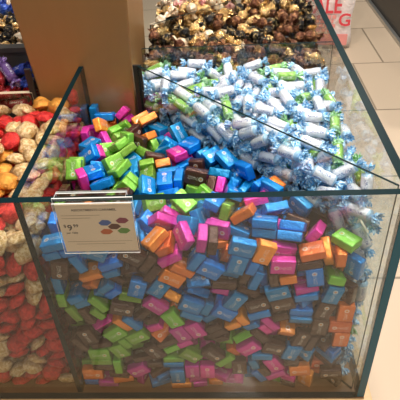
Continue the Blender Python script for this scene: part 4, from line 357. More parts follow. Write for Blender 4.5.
# ------------------------------------------------------------------ materials
def nt(name):
    m = bpy.data.materials.new(name); m.use_nodes = True; t = m.node_tree
    for n in list(t.nodes): t.nodes.remove(n)
    out = t.nodes.new('ShaderNodeOutputMaterial')
    return m, t, out
def N(t, typ, **kw):
    n = t.nodes.new(typ)
    for k, v in kw.items():
        if k.startswith('i_'):
            key = k[2:]; key = int(key) if key.isdigit() else key.replace('_', ' ')
            n.inputs[key].default_value = v
        else: setattr(n, k, v)
    return n
def pos(t): return N(t, 'ShaderNodeNewGeometry').outputs['Position']
def math_(t, op, a, b=None, c=None):
    n = N(t, 'ShaderNodeMath', operation=op)
    for i, v in enumerate((a, b, c)):
        if v is None: continue
        if isinstance(v, (int, float)): n.inputs[i].default_value = v
        else: t.links.new(v, n.inputs[i])
    return n.outputs[0]
def mixc(t, f, a, b):
    n = N(t, 'ShaderNodeMix', data_type='RGBA')
    for i, v in ((0, f), (6, a), (7, b)):
        if isinstance(v, (int, float, tuple)): n.inputs[i].default_value = v
        else: t.links.new(v, n.inputs[i])
    return n.outputs[2]
def rgb(*c): return (c[0], c[1], c[2], 1.0)
def principled(t, out, col, rough=.5, metal=0., spec=.5, bump=None, coat=0):
    p = N(t, 'ShaderNodeBsdfPrincipled')
    if isinstance(col, tuple): p.inputs['Base Color'].default_value = col
    else: t.links.new(col, p.inputs['Base Color'])
    if isinstance(rough, (int, float)): p.inputs['Roughness'].default_value = rough
    else: t.links.new(rough, p.inputs['Roughness'])
    p.inputs['Metallic'].default_value = metal
    p.inputs['Specular IOR Level'].default_value = spec
    if coat: p.inputs['Coat Weight'].default_value = coat; p.inputs['Coat Roughness'].default_value = .15
    if bump is not None: t.links.new(bump, p.inputs['Normal'])
    t.links.new(p.outputs[0], out.inputs[0]); return p
def noise(t, vec, scale, detail=3, rough=.5, dist=0.):
    n = N(t, 'ShaderNodeTexNoise', i_Scale=scale, i_Detail=detail, i_Roughness=rough, i_Distortion=dist)
    t.links.new(vec, n.inputs['Vector']); return n.outputs['Fac']
def bumpn(t, h, s, d=.002):
    n = N(t, 'ShaderNodeBump', i_Strength=s, i_Distance=d); t.links.new(h, n.inputs['Height']); return n.outputs[0]
def plain(name, col, rough=.5, metal=0., spec=.5, bs=0, bscale=60):
    m, t, out = nt(name); b = None
    c = rgb(*col)
    if bs:
        h = noise(t, pos(t), bscale); b = bumpn(t, h, bs)
    principled(t, out, c, rough, metal, spec, b); return m
def uv_rect(t, cu, cv, hu, hv):
    uv = N(t, 'ShaderNodeUVMap', uv_map='UVMap').outputs[0]
    s = N(t, 'ShaderNodeSeparateXYZ'); t.links.new(uv, s.inputs[0])
    du = math_(t, 'ABSOLUTE', math_(t, 'SUBTRACT', s.outputs[0], cu)); dv = math_(t, 'ABSOLUTE', math_(t, 'SUBTRACT', s.outputs[1], cv))
    return math_(t, 'MULTIPLY', math_(t, 'LESS_THAN', du, hu), math_(t, 'LESS_THAN', dv, hv)), uv, s
def foil(name, col, rough=.28, metal=.55, ink=(.85,.85,.8), logo=True, crinkle=.45):
    m, t, out = nt(name)
    rn = N(t, 'ShaderNodeObjectInfo').outputs['Random']
    hsv = N(t, 'ShaderNodeHueSaturation', i_Saturation=1.0, i_Color=rgb(*col))
    t.links.new(math_(t, 'MULTIPLY_ADD', rn, .5, .75), hsv.inputs['Value'])
    t.links.new(math_(t, 'MULTIPLY_ADD', rn, .03, .485), hsv.inputs['Hue'])
    c = hsv.outputs[0]
    if logo:
        msk, uv, s = uv_rect(t, .0045, 0, .0095, .0035)
        sc = N(t, 'ShaderNodeVectorMath', operation='MULTIPLY'); sc.inputs[1].default_value = (900, 420, 1); t.links.new(uv, sc.inputs[0])
        h = noise(t, sc.outputs[0], 1.0, 1)
        ink_m = math_(t, 'MULTIPLY', msk, math_(t, 'GREATER_THAN', h, .56))
        du = math_(t, 'ADD', s.outputs[0], .0105); r = math_(t, 'SQRT', math_(t, 'ADD', math_(t, 'MULTIPLY', du, du), math_(t, 'MULTIPLY', s.outputs[1], s.outputs[1])))
        ring = math_(t, 'LESS_THAN', math_(t, 'ABSOLUTE', math_(t, 'SUBTRACT', r, .0034)), .0011)
        c = mixc(t, math_(t, 'MULTIPLY', math_(t, 'MAXIMUM', ink_m, ring), .6), c, rgb(*ink))
        c = mixc(t, math_(t, 'LESS_THAN', r, .0016), c, rgb(.8, .35, .1))
    p = pos(t)
    b = bumpn(t, noise(t, p, 130, 4, .6, .6), crinkle, .003)
    principled(t, out, c, rough, metal, .5, b, .2)
    return m
BR = dict(b=(.0,.22,.62), g=(.19,.44,.05), m=(.64,.035,.36), o=(.82,.22,.04), n=(.07,.026,.018), y=(.85,.52,.08))
M = {'brick_'+k: foil('foil_'+n, BR[k], .25, .42, crinkle=.8) for k, n in
     dict(b='blue', g='green', m='pink', o='orange', n='brown', y='yellow').items()}
def candy_wrap(name, base, spot, frac=.5, s=260):
    m, t, out = nt(name)
    p = pos(t)
    h = noise(t, p, s, 2, .6)
    msk = N(t, 'ShaderNodeMapRange', i_1=frac-.04, i_2=frac+.04); t.links.new(h, msk.inputs[0])
    c = mixc(t, msk.outputs[0], rgb(*base), rgb(*spot))
    b = bumpn(t, noise(t, p, 240, 4, .65, 1.), .7, .003)
    principled(t, out, c, .22, .35, .6, b, .3); return m
def tube_body(name, base, ink, ink2):
    m, t, out = nt(name)
    uv = N(t, 'ShaderNodeUVMap', uv_map='UVMap').outputs[0]
    s = N(t, 'ShaderNodeSeparateXYZ'); t.links.new(uv, s.inputs[0])
    sc = N(t, 'ShaderNodeVectorMath', operation='MULTIPLY'); sc.inputs[1].default_value = (700, 260, 1); t.links.new(uv, sc.inputs[0])
    h = noise(t, sc.outputs[0], 1.0, 1)
    # two lines of small print along the wrapper
    band = math_(t, 'LESS_THAN', math_(t, 'ABSOLUTE', math_(t, 'SUBTRACT', math_(t, 'PINGPONG', s.outputs[1], .016), .008)), .0028)
    inner = math_(t, 'LESS_THAN', math_(t, 'ABSOLUTE', s.outputs[0]), .013)
    c = mixc(t, math_(t, 'MULTIPLY', math_(t, 'MULTIPLY', band, inner), math_(t, 'GREATER_THAN', h, .52)), rgb(*base), rgb(*ink))
    edge = math_(t, 'GREATER_THAN', math_(t, 'ABSOLUTE', s.outputs[0]), .0165)
    c = mixc(t, math_(t, 'MULTIPLY', edge, .8), c, rgb(*ink2))
    b = bumpn(t, noise(t, pos(t), 170, 4, .6, .8), .9, .004)
    principled(t, out, c, .25, .3, .6, b, .3); return m
M['tube_w'] = tube_body('white_wrapper', (.74,.78,.86), (.25,.3,.5), (.28,.55,.80))
M['tube_g'] = tube_body('green_wrapper', (.24,.50,.10), (.75,.85,.7), (.35,.6,.4))
M['tube_b'] = tube_body('navy_wrapper', (.02,.06,.40), (.6,.6,.7), (.02,.05,.35))
M['tube_r'] = tube_body('red_wrapper', (.45,.02,.03), (.7,.6,.5), (.35,.02,.03))
M['tube_p'] = tube_body('purple_wrapper', (.14,.06,.25), (.6,.6,.7), (.2,.1,.3))
M['end_w'] = candy_wrap('pale_blue_twist', (.55,.74,.90), (.10,.38,.72), .5)
M['end_g'] = candy_wrap('green_twist', (.38,.62,.45), (.12,.40,.08), .5)
M['end_b'] = candy_wrap('navy_twist', (.03,.08,.45), (.02,.03,.2), .5)
M['end_r'] = candy_wrap('red_twist', (.5,.03,.03), (.3,.01,.02), .5)
M['end_p'] = candy_wrap('purple_twist', (.2,.1,.35), (.5,.5,.6), .6)
def crumple(name, a, b, metal=.6, rough=.3, s=90, thr=.5, cr=.8):
    m, t, out = nt(name)
    p = pos(t)
    h = noise(t, p, s, 3, .6)
    msk = N(t, 'ShaderNodeMapRange', i_1=thr-.08, i_2=thr+.08); t.links.new(h, msk.inputs[0])
    c = mixc(t, msk.outputs[0], rgb(*a), rgb(*b))
    bb = bumpn(t, noise(t, p, 190, 4, .65, 1.2), cr, .004)
    principled(t, out, c, rough, metal, .5, bb); return m
M['dome_r'] = crumple('red_foil', (.55,.015,.02), (.80,.05,.04), .45, .28, 120, .5, 1.)
M['dome_g'] = crumple('gold_foil', (.90,.70,.42), (.62,.38,.14), .5, .3, 160, .5, 1.)
M['dome_o'] = crumple('amber_foil', (.85,.38,.06), (.72,.30,.05), .5, .3)
M['ball_g'] = crumple('gold_twist_foil', (.88,.64,.32), (.50,.28,.08), .85, .25, cr=1.)
M['ball_n'] = crumple('brown_twist_foil', (.10,.035,.02), (.32,.16,.07), .8, .28, thr=.55, cr=1.)
M['ball_k'] = crumple('black_twist_foil', (.012,.012,.014), (.45,.32,.14), .7, .25, thr=.6, cr=1.)
M['ball_c'] = crumple('cream_twist_foil', (.82,.74,.60), (.75,.55,.35), .35, .3)
M['ball_r'] = crumple('rose_twist_foil', (.60,.20,.22), (.75,.5,.4), .5, .3)
M['ball_b'] = crumple('blue_twist_foil', (.03,.10,.55), (.3,.4,.6), .5, .3, thr=.6)

def glass_mat():
    m, t, out = nt('clear_glass')
    tr = N(t, 'ShaderNodeBsdfTransparent', i_Color=rgb(.955,.975,.967))
    gl = N(t, 'ShaderNodeBsdfGlossy', i_Roughness=.0, i_Color=rgb(1,1,1))
    lw = N(t, 'ShaderNodeLayerWeight', i_Blend=.5)
    f = math_(t, 'MULTIPLY_ADD', math_(t, 'POWER', lw.outputs['Facing'], 5.0), .96, .04)
    mx = N(t, 'ShaderNodeMixShader'); t.links.new(f, mx.inputs[0]); t.links.new(tr.outputs[0], mx.inputs[1]); t.links.new(gl.outputs[0], mx.inputs[2])
    t.links.new(mx.outputs[0], out.inputs[0]); return m
M['glass'] = glass_mat()
M['glass_edge'] = plain('glass_edge_teal', (.002,.013,.016), .4, 0, .04)
M['teal_side'] = plain('lit_edge_teal', (.008,.10,.14), .2, 0, .4)  # brighter copy of the glass edge: glow of light through the pane, painted in
M['acrylic_edge'] = plain('acrylic_edge', (.75,.74,.74), .2)
M['card'] = plain('tan_card', (.80,.60,.43), .6)
M['ink'] = plain('dark_ink', (.05,.03,.03), .6)
M['faint_ink'] = plain('faint_ink', (.38,.26,.18), .6)
def wood():
    m, t, out = nt('light_wood')
    mp = N(t, 'ShaderNodeMapping'); mp.inputs['Scale'].default_value = (3, 60, 60); t.links.new(pos(t), mp.inputs[0])
    h = noise(t, mp.outputs[0], 1.5, 5, .6, .5)
    principled(t, out, mixc(t, h, rgb(.72,.50,.27), rgb(.50,.31,.14)), .35, 0, .5, None, .2); return m
M['wood'] = wood()
def column_mat():
    m, t, out = nt('bronze_paint')
    mp = N(t, 'ShaderNodeMapping'); mp.inputs['Scale'].default_value = (8, 8, .8); t.links.new(pos(t), mp.inputs[0])
    h = noise(t, mp.outputs[0], 3, 4, .6)
    principled(t, out, mixc(t, h, rgb(.37,.20,.078), rgb(.32,.17,.065)), .38, .45, .5); return m
M['column'] = column_mat()
def floor_mat():
    m, t, out = nt('beige_floor_tiles')
    mp = N(t, 'ShaderNodeMapping'); mp.inputs['Location'].default_value = (-1.315+1.2*2, -3.02+.6*6, 0); t.links.new(pos(t), mp.inputs[0])
    b = N(t, 'ShaderNodeTexBrick', offset=.155, offset_frequency=2, squash=1.0, i_Scale=1.0)
    b.inputs['Mortar Size'].default_value = .006; b.inputs['Mortar Smooth'].default_value = .2; b.inputs['Brick Width'].default_value = 1.2; b.inputs['Row Height'].default_value = .6
    b.inputs['Color1'].default_value = rgb(.54,.43,.32); b.inputs['Color2'].default_value = rgb(.52,.415,.305); b.inputs['Mortar'].default_value = rgb(.20,.155,.11)
    t.links.new(mp.outputs[0], b.inputs[0])
    h = noise(t, pos(t), 3.5, 6, .6)
    c = mixc(t, math_(t, 'MULTIPLY', h, .30), b.outputs[0], rgb(.44,.36,.28))
    principled(t, out, c, .38, 0, .4); return m
M['floor'] = floor_mat()
M['pale_edge'] = plain('pale_edge', (.62,.50,.34), .4)
M['brown_tray'] = plain('brown_tray', (.17,.08,.03), .4)
M['black'] = plain('black_laminate', (.018,.017,.017), .4)
M['riser'] = plain('dark_riser', (.05,.04,.035), .6)
M['rail'] = plain('grey_rail', (.07,.065,.06), .4, .3)
M['steel'] = plain('brushed_steel', (.5,.5,.48), .35, .8)
M['navy'] = plain('dark_frame', (.018,.014,.012), .4)
def bag_mat():
    m, t, out = nt('thin_white_plastic')
    p = N(t, 'ShaderNodeBsdfPrincipled', i_Roughness=.35); p.inputs['Base Color'].default_value = rgb(.82,.74,.72)
    p.inputs['Transmission Weight'].default_value = 0
    t.links.new(bumpn(t, noise(t, pos(t), 14, 3, .6, .8), .5, .03), p.inputs['Normal'])
    t.links.new(p.outputs[0], out.inputs[0]); return m
M['bag'] = bag_mat()
M['bag_red'] = plain('red_print', (.70,.06,.08), .5)
M['bag_pink'] = plain('pink_print', (.78,.30,.28), .5)

# ------------------------------------------------------------------ candy meshes
def brick_mesh(seed, mat):
    rnd = random.Random(seed); bm = bmesh.new()
    add_box(bm, (-.0208,-.0148,-.0083), (.0208,.0148,.0083)); bevel(bm, .0022, 2)
    bmesh.ops.subdivide_edges(bm, edges=[e for e in bm.edges if e.calc_length() > .01], cuts=2, use_grid_fill=True)
    uvl = bm.loops.layers.uv.new('UVMap')
    for v in bm.verts:
        c = v.co
        c.z *= 1 + .07*(1-(c.x/.021)**2)*(1-(c.y/.015)**2)
        k = 1 + .03*math.sin(c.x*400+seed)*math.sin(c.y*500+seed)
        c.x *= 1+rnd.uniform(-.012,.012); c.y *= 1+rnd.uniform(-.015,.015); c.z *= k*.97
    bm.normal_update()
    for f in bm.faces:
        top = abs(f.normal.z) > .8
        for l in f.loops: l[uvl].uv = (l.vert.co.x, l.vert.co.y) if top else (l.vert.co.x+1, l.vert.co.z+1)
        f.material_index = 0
    me = mesh_from(bm, 'foil_chocolate', True); me.materials.append(mat)
    return me
def tube_meshes(seed, mb, mend, Lh=.0205, r=.0100, ln=.0125, n=12):
    rnd = random.Random(seed)
    bm = bmesh.new(); uvl = bm.loops.layers.uv.new('UVMap'); rings = []
    xs = [-Lh, -Lh*.93, -Lh*.5, 0, Lh*.5, Lh*.93, Lh]; rs = [.35, .93, 1.0, .98, 1.0, .93, .35]
    for x, q in zip(xs, rs):
        rings.append([bm.verts.new((x, r*q*math.cos(2*PI*k/n)*rnd.uniform(.88,1.03), r*q*math.sin(2*PI*k/n)*rnd.uniform(.88,1.03))) for k in range(n)])
    for a, b in zip(rings, rings[1:]):
        for k in range(n):
            f = bm.faces.new((a[k], a[(k+1)%n], b[(k+1)%n], b[k]))
            for l, (xx, kk) in zip(f.loops, ((a[0].co.x, k), (a[0].co.x, k+1), (b[0].co.x, k+1), (b[0].co.x, k))): l[uvl].uv = (xx, kk/n*2*PI*r)
    for rg in (rings[0], rings[-1]): bm.faces.new(rg if rg is rings[-1] else rg[::-1])
    body = mesh_from(bm, 'candy_body', True); body.materials.append(mb)
    ends = []
    for s in (-1, 1):
        bm = bmesh.new(); m = 18; prev = None; rr = [.0034, .0042, .0085*r/.0100, .0098*r/.0100]; xx = [Lh-.001, Lh+.002, Lh+ln*.55, Lh+ln]
        first = None
        for j in range(4):
            ring = []
            for k in range(m):
                a = 2*PI*k/m; w = rr[j]*(1+(.18 if j>1 else 0)*(-1)**k + rnd.uniform(-.12,.12)*(j>1)); fl = .72
                ring.append(bm.verts.new((s*(xx[j]+rnd.uniform(-.002,.0015)*(j>1)+ (.0015*(-1)**k if j==3 else 0)), w*math.cos(a), w*math.sin(a)*fl)))
            if prev:
                for k in range(m):
                    q = (prev[k], prev[(k+1)%m], ring[(k+1)%m], ring[k]); bm.faces.new(q if s>0 else q[::-1])
            prev = ring; first = first or ring
        # folded-in mouth of the twist, so that the fan has a thickness
        c = [bm.verts.new((s*(Lh+ln*.55), v.co.y*.45, v.co.z*.45)) for v in prev]
        for k in range(m):
            q = (prev[k], prev[(k+1)%m], c[(k+1)%m], c[k]); bm.faces.new(q if s>0 else q[::-1])
        bm.faces.new(c)
        e = mesh_from(bm, 'twisted_end', False); e.materials.append(mend); ends.append(e)
    return body, ends
def dome_mesh(seed, mat):
    rnd = random.Random(seed); bm = bmesh.new()
    bmesh.ops.create_icosphere(bm, subdivisions=3, radius=1)
    ph = [rnd.uniform(0, 6.28) for _ in range(4)]
    for v in bm.verts:
        x, y, z = v.co; a = math.atan2(y, x)
        pl = 1 + .06*math.sin(9*a+ph[0])*abs(z)**.3 + .05*math.sin(5*a+ph[1])*(1-z*z)
        rim = 1 + .16*math.exp(-(z/.16)**2)
        zz = z*.0095*(1 if z > 0 else .75) + .0009*math.sin(3*a+ph[2])*(1-z*z)
        v.co = Vector((x*.0160*pl*rim, y*.0142*pl*rim, zz*(1+.12*math.sin(7*a+ph[3])*(1-abs(z)))))
        v.co += Vector((rnd.uniform(-1,1), rnd.uniform(-1,1), rnd.uniform(-1,1)))*.0006
    me = mesh_from(bm, 'foil_truffle', True); me.materials.append(mat); return me
def ball_mesh(seed, mat):
    rnd = random.Random(seed); bm = bmesh.new(); n = 12
    xs = [-.0255,-.019,-.0135,-.0115,-.008,0,.008,.0115,.0135,.019,.0255]; rs = [.0088,.0062,.0028,.006,.0108,.0132,.0108,.006,.0028,.0062,.0088]
    rings = []
    for j, (x, r) in enumerate(zip(xs, rs)):
        fan = j in (0,1,9,10); ring = []
        for k in range(n):
            a = 2*PI*k/n; w = r*(1+(.25*(-1)**k if fan else 0)+rnd.uniform(-.08,.08))
            ring.append(bm.verts.new((x+(rnd.uniform(-.003,.003) if j in (0,10) else 0), w*math.cos(a), w*math.sin(a)*(.55 if fan else 1))))
        rings.append(ring)
    for a, b in zip(rings, rings[1:]):
        for k in range(n): bm.faces.new((a[k], a[(k+1)%n], b[(k+1)%n], b[k]))
    for ring, s in ((rings[0], -1), (rings[-1], 1)):
        c = [bm.verts.new((v.co.x-s*.006, v.co.y*.4, v.co.z*.4)) for v in ring]
        for k in range(n):
            q = (ring[k], ring[(k+1)%n], c[(k+1)%n], c[k]); bm.faces.new(q if s > 0 else q[::-1])
        bm.faces.new(c if s > 0 else c[::-1])
    me = mesh_from(bm, 'twist_truffle', False); me.materials.append(mat); return me
SCALE = {'S': 1.05, 'L': 1.16, 'A': 1.25, 'B': 1.2, 'C': 1.35, 'D': 1.3}
_cache = {}
NV = 3
def variants(binid, col):
    k = (binid, col)
    if k in _cache: return _cache[k]
    if binid == 'S': r = [(brick_mesh(i*7+1, M['brick_'+col]), []) for i in range(NV)]
    elif binid in 'L': r = [tube_meshes(i*5+2, M['tube_'+col], M['end_'+col]) for i in range(NV)]
    elif binid in 'C': r = [tube_meshes(i*5+2, M['tube_'+col], M['end_'+col], .0185, .0108, .0115) for i in range(NV)]
    elif binid == 'A': r = [(dome_mesh(i*3+4, M['dome_'+col]), []) for i in range(NV)]
    else: r = [(ball_mesh(i*3+9, M['ball_'+col]), []) for i in range(NV)]
    for me, ends in r:
        for q in (me, *ends): q.transform(Matrix.Scale(SCALE[binid], 4))
    _cache[k] = r; return r

# ------------------------------------------------------------------ camera
CAM = (.331596, -.634885, .478149); PITCH = .657873816; YAW = -.0638846; ROLL = -.06111048; FOC = 516.588
cp, sp = math.cos(PITCH), math.sin(PITCH); cy, sy = math.cos(YAW), math.sin(YAW)
FW = Vector((sy*cp, cy*cp, -sp)); R0 = Vector((cy, -sy, 0)); U0 = R0.cross(FW)
RT = R0*math.cos(ROLL)+U0*math.sin(ROLL); UP = -R0*math.sin(ROLL)+U0*math.cos(ROLL)
cd = bpy.data.cameras.new('camera'); cam = bpy.data.objects.new('camera', cd); C.objects.link(cam)
cam.matrix_world = Matrix(((RT.x, UP.x, -FW.x, CAM[0]), (RT.y, UP.y, -FW.y, CAM[1]), (RT.z, UP.z, -FW.z, CAM[2]), (0,0,0,1)))
cd.sensor_width = 36; cd.lens = FOC*36/400; cd.clip_start = .01
bpy.context.scene.camera = cam
def project(p):
    d = Vector(p)-Vector(CAM); w = d.dot(FW); return 200+FOC*d.dot(RT)/w, 200-FOC*d.dot(UP)/w

# ------------------------------------------------------------------ candies
COLW = {'S': dict(b='blue', g='green', m='pink', o='orange', n='brown', y='yellow'),
        'L': dict(w='white', g='green'), 'C': dict(b='navy', r='red', p='purple', w='white'),
        'A': dict(r='red', g='gold', o='amber'), 'B': dict(g='gold', n='brown', k='black', c='cream', r='rose', b='blue')}
COLW['D'] = COLW['B']
NOUN = {'S': 'foil brick', 'L': 'wrapped candy', 'A': 'foil truffle', 'B': 'twist truffle', 'C': 'twist candy', 'D': 'twist truffle'}
NAME = {'S': 'foil_chocolate', 'L': 'twist_wrapped_candy', 'A': 'foil_truffle', 'B': 'twist_wrapped_truffle', 'C': 'twist_wrapped_candy', 'D': 'twist_wrapped_truffle'}
CATG = {'S': 'chocolate', 'L': 'candy', 'A': 'truffle', 'B': 'truffle', 'C': 'candy', 'D': 'truffle'}
GRP = {'S': 'foil chocolate bricks in the front bin', 'L': 'blue and white wrapped candies in the right bin', 'A': 'red and gold foil truffles in the left bin',
       'B': 'gold and brown truffles in the back bin', 'C': 'navy candies in the small back left bin', 'D': 'mixed truffles in the far left bin'}
def pick(v, *steps):
    for lim, w in steps:
        if v < lim: return w
    return steps[-1][1]
def zone(b, p):
    x, y, z = p; px, py = project(p)
    hx = pick(px, (80,'far left'), (140,'left'), (200,'left of centre'), (260,'right of centre'), (320,'right'), (999,'far right'))
    if b == 'S':
        if z > -.165:
            if y < .05: return 'inside front glass, %s' % hx
            if y > .40: return 'on pile beside column'
            d = (x-.117)*.504+(y-.504)*.483
            if d/.698 > -.05: return 'by diagonal divider, %s' % hx
            if x < .05: return 'on pile by left divider'
            return 'on pile, %s %s' % (pick(y, (.13,'front'), (.25,'middle'), (9,'rear')), hx)
        return '%s front glass, %s' % (pick(py, (250,'high behind'), (290,'upper-middle behind'), (330,'middle behind'), (365,'low behind'), (999,'bottom of')), hx)
    if b == 'L':
        if z < -.2: return 'low down in right-hand corner'
        hx = pick(px, (190,'by column'), (230,'left side'), (270,'left-centre'), (310,'right-centre'), (999,'right side'))
        return 'on pile, %s, %s' % (pick(y, (.12,'front'), (.25,'near front'), (.38,'middle'), (.5,'rear'), (9,'at back pane')), hx)
    if b == 'A':
        if z > -.15: return 'on top, %s, %s' % (pick(px, (20,'frame edge'), (45,'middle'), (999,'by divider')), pick(py, (120,'rear'), (150,'middle'), (190,'front'), (999,'at front glass')))
        return 'against front glass, %s, %s' % (pick(py, (260,'high'), (300,'upper'), (340,'middle'), (370,'low'), (999,'bottom')), pick(px, (18,'frame edge'), (40,'centre'), (999,'by divider')))
    if b == 'B':
        return '%s, %s' % (pick(y, (.68,'against back pane'), (.78,'front of pile'), (.88,'middle of pile'), (9,'rear of pile')), pick(px, (165,'by column'), (190,'left'), (220,'centre left'), (250,'centre right'), (285,'right'), (999,'by side panel')))
    if b == 'C': return '%s beside column' % pick(y, (.47,'front'), (9,'rear'))
    return '%s, far left of column' % pick(y, (.8,'front'), (.95,'middle'), (9,'rear'))
ITEMS = {}
for b, keys, rows in (('S', 'bgmony', BRICKS), ('L', 'wg', CANDIES), ('A', 'rgo', TRUFFLES), ('B', 'gnkcrb', BACK_TRUFFLES), ('C', 'brpw', NAVY_CANDIES), ('D', 'gnkcrb', FAR_TRUFFLES)):
    ITEMS[b] = []
    for i in range(0, len(rows), 9):
        c, m, x, y, z, qw, qx, qy, qz = rows[i:i+9]
        ITEMS[b].append((keys[c], m, Vector((x, y, z))*1e-4, Quaternion((qw, qx, qy, qz)).normalized()))
def make_labels(b, L):
    pr = [project(t[2]) for t in L]; out = []
    for i, t in enumerate(L):
        ds = sorted((((pr[j][0]-pr[i][0])**2+(pr[j][1]-pr[i][1])**2), j) for j in range(len(L)) if j != i)[:2]
        na, nb = [COLW[b][L[j][0]] for _, j in ds]
        nbr = 'between two %s ones' % na if na == nb else 'between %s and %s ones' % tuple(sorted((na, nb)))
        out.append('%s %s %s, %s' % (COLW[b][t[0]], NOUN[b], zone(b, t[2]), nbr))
    by = {}
    for i, s in enumerate(out): by.setdefault(s, []).append(i)
    for s, ids in by.items():
        if len(ids) == 1: continue
        # same words so far: tell them apart by their place in the photo
        ids.sort(key=lambda k: pr[k][0]); sx = pr[ids[-1]][0]-pr[ids[0]][0]
        ys = sorted(ids, key=lambda k: pr[k][1]); sy_ = pr[ys[-1]][1]-pr[ys[0]][1]
        if sy_ > sx: ids, w2, w3 = ys, ('upper','lower'), ('highest','middle','lowest')
        else: w2, w3 = ('left','right'), ('leftmost','middle','rightmost')
        ws = w2 if len(ids) == 2 else w3 if len(ids) == 3 else [w3[0]]+['second','third','fourth','fifth','sixth','seventh','eighth','ninth'][:len(ids)-2]+[w3[2]]
        for k, w in zip(ids, ws): out[k] = w+' '+out[k]
    return out
def build_items(b):
    items = ITEMS[b]; ind = [t for t in items if t[1] == 0]; rest = [t for t in items if t[1] == 1]
    labs = make_labels(b, ind); rnd = random.Random(3); rootproto = {}
    for t, lab in zip(ind, labs):
        col, _, p, q = t; v = rnd.randrange(NV); body, ends = variants(b, col)[v]
        key = (col, v)
        if key not in rootproto:
            o = link(NAME[b], body); ch = [link('twisted_end', e, (), o) for e in ends]
            rootproto[key] = (o, ch)
        else:
            o0, ch0 = rootproto[key]; o = o0.copy(); C.objects.link(o)
            for c0 in ch0:
                c = c0.copy(); c.parent = o; C.objects.link(c)
        o.rotation_mode = 'QUATERNION'; o.location = p; o.rotation_quaternion = q
        tag(o, lab, CATG[b], GRP[b])
    if rest:
        mats = []; V = []; F = []; FM = []; UV = []; nv = 0
        for t in rest:
            col, _, p, q = t; v = rnd.randrange(NV); body, ends = variants(b, col)[v]
            mw = Matrix.Translation(p) @ q.to_matrix().to_4x4(); m3 = np.array(mw)
            for me in (body, *ends):
                mt = me.materials[0]
                if mt not in mats: mats.append(mt)
                a = np.empty(len(me.vertices)*3, dtype=np.float32); me.vertices.foreach_get('co', a); a = a.reshape(-1, 3) @ m3[:3,:3].T + m3[:3,3]
                V.append(a); ul = me.uv_layers[0].data if me.uv_layers else None
                for f in me.polygons:
                    F.append([nv+k for k in f.vertices]); FM.append(mats.index(mt))
                    UV.extend([tuple(ul[li].uv) for li in f.loop_indices] if ul else [(9, 9)]*len(f.vertices))
                nv += len(a)
        me = bpy.data.meshes.new(NAME[b]+'_pile'); me.from_pydata([tuple(r) for r in np.concatenate(V)], [], F); me.update()
        me.polygons.foreach_set('material_index', FM); me.polygons.foreach_set('use_smooth', [b in 'SLA']*len(F))
        l = me.uv_layers.new(name='UVMap'); l.data.foreach_set('uv', [c for u in UV for c in u])
        o = link(NAME[b]+'_pile', me, mats)
        tag(o, {'S': 'foil chocolate bricks packed deeper in the front bin', 'L': 'white and green wrapped candies packed deeper in the right bin', 'A': 'red and gold foil truffles packed deeper in the left bin',
                'B': 'gold and brown truffles packed deeper in the back bin', 'C': 'navy candies deeper in the small back left bin', 'D': 'mixed truffles deeper in the far left bin'}[b], CATG[b], None, 'stuff')
for b in ITEMS: build_items(b)

# ------------------------------------------------------------------ display case
ZB = -.545; FL = -.85
case = link('display_case', None); case.location = (.1, .6, FL)
tag(case, 'glass candy display case with angled clear dividers on a light wood base', 'display case')
def part(name, me, mats, label=None):
    o = link(name, me, mats, case); o.location = -case.location
    if label: o['label'] = label
    return o
def pane(name, a, b, t, z1=0., z0=ZB, label=None, side=0):
    """upright glass pane from a to b; faces are clear, the cut edges are teal"""
    a, b = Vector((*a, 0)), Vector((*b, 0)); d = (b-a).normalized(); n = Vector((-d.y, d.x, 0))
    o0, o1 = (-t/2, t/2) if side == 0 else ((0, t) if side > 0 else (-t, 0))
    bm = bmesh.new(); v = []
    for p in (a, b):
        for o in (o0, o1):
            for z in (z0, z1): v.append(bm.verts.new((*(p+n*o).xy, z)))
    for q, mi in (((0,1,3,2),1), ((4,6,7,5),1), ((0,4,5,1),0), ((2,3,7,6),0), ((0,2,6,4),1), ((1,5,7,3),1)):
        bm.faces.new([v[k] for k in q]).material_index = mi
    return part(name, mesh_from(bm, name), (M['glass'], M['glass_edge']), label)
XL, XR, YB, DV = -.412, .6, 1.262, .608
pane('glass_panel', (XL, 0), (XR, 0), .014, label='front glass panel', side=-1)
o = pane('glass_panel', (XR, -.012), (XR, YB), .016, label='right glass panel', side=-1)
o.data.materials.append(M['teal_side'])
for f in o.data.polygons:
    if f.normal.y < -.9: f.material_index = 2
pane('glass_panel', (XL, YB), (XL, -.012), .014, label='left glass panel', side=-1)
pane('glass_panel', (XR, YB), (XL, YB), .012, label='back glass panel', side=-1)
pane('glass_divider', (0, .001), (0, .502), .011, label='straight glass divider left of the chocolate bricks')
pane('glass_divider', (.134, .494), (.5945, .008), .005, label='diagonal glass divider')
pane('glass_divider', (.131, .598), (.599, .598), .006, label='glass divider behind the white wrapped candies')
pane('glass_divider', (.135, .768), (.597, 1.145), .005, label='diagonal glass divider behind column')
o = pane('glass_divider', (XL+.001, .498), (-.129, .498), .012, z1=-.058, label='low glass divider with pale edge')
o.data.materials[1] = M['pale_edge']
bm = bmesh.new(); add_box(bm, (-.1345, .494, ZB), (-.1215, .5025, 0)); part('dark_corner_strip', mesh_from(bm, 'dark_corner_strip'), (M['navy'],), 'dark corner post left of column')
bm = bmesh.new(); add_box(bm, (.1215, .497, ZB), (.1415, .5025, 0)); part('dark_corner_strip', mesh_from(bm, 'dark_corner_strip'), (M['navy'],), 'dark strip standing for shade right of column')  # dark strip put in for the column's shadow at this corner
bm = bmesh.new(); add_box(bm, (XL+.001, .607, ZB), (-.132, .6165, .0)); add_box(bm, (XL+.001, .603, .0), (-.132, .632, .012)); part('shelf_rail', mesh_from(bm, 'shelf_rail'), (M['rail'],), 'grey rail in front of the far left truffles')
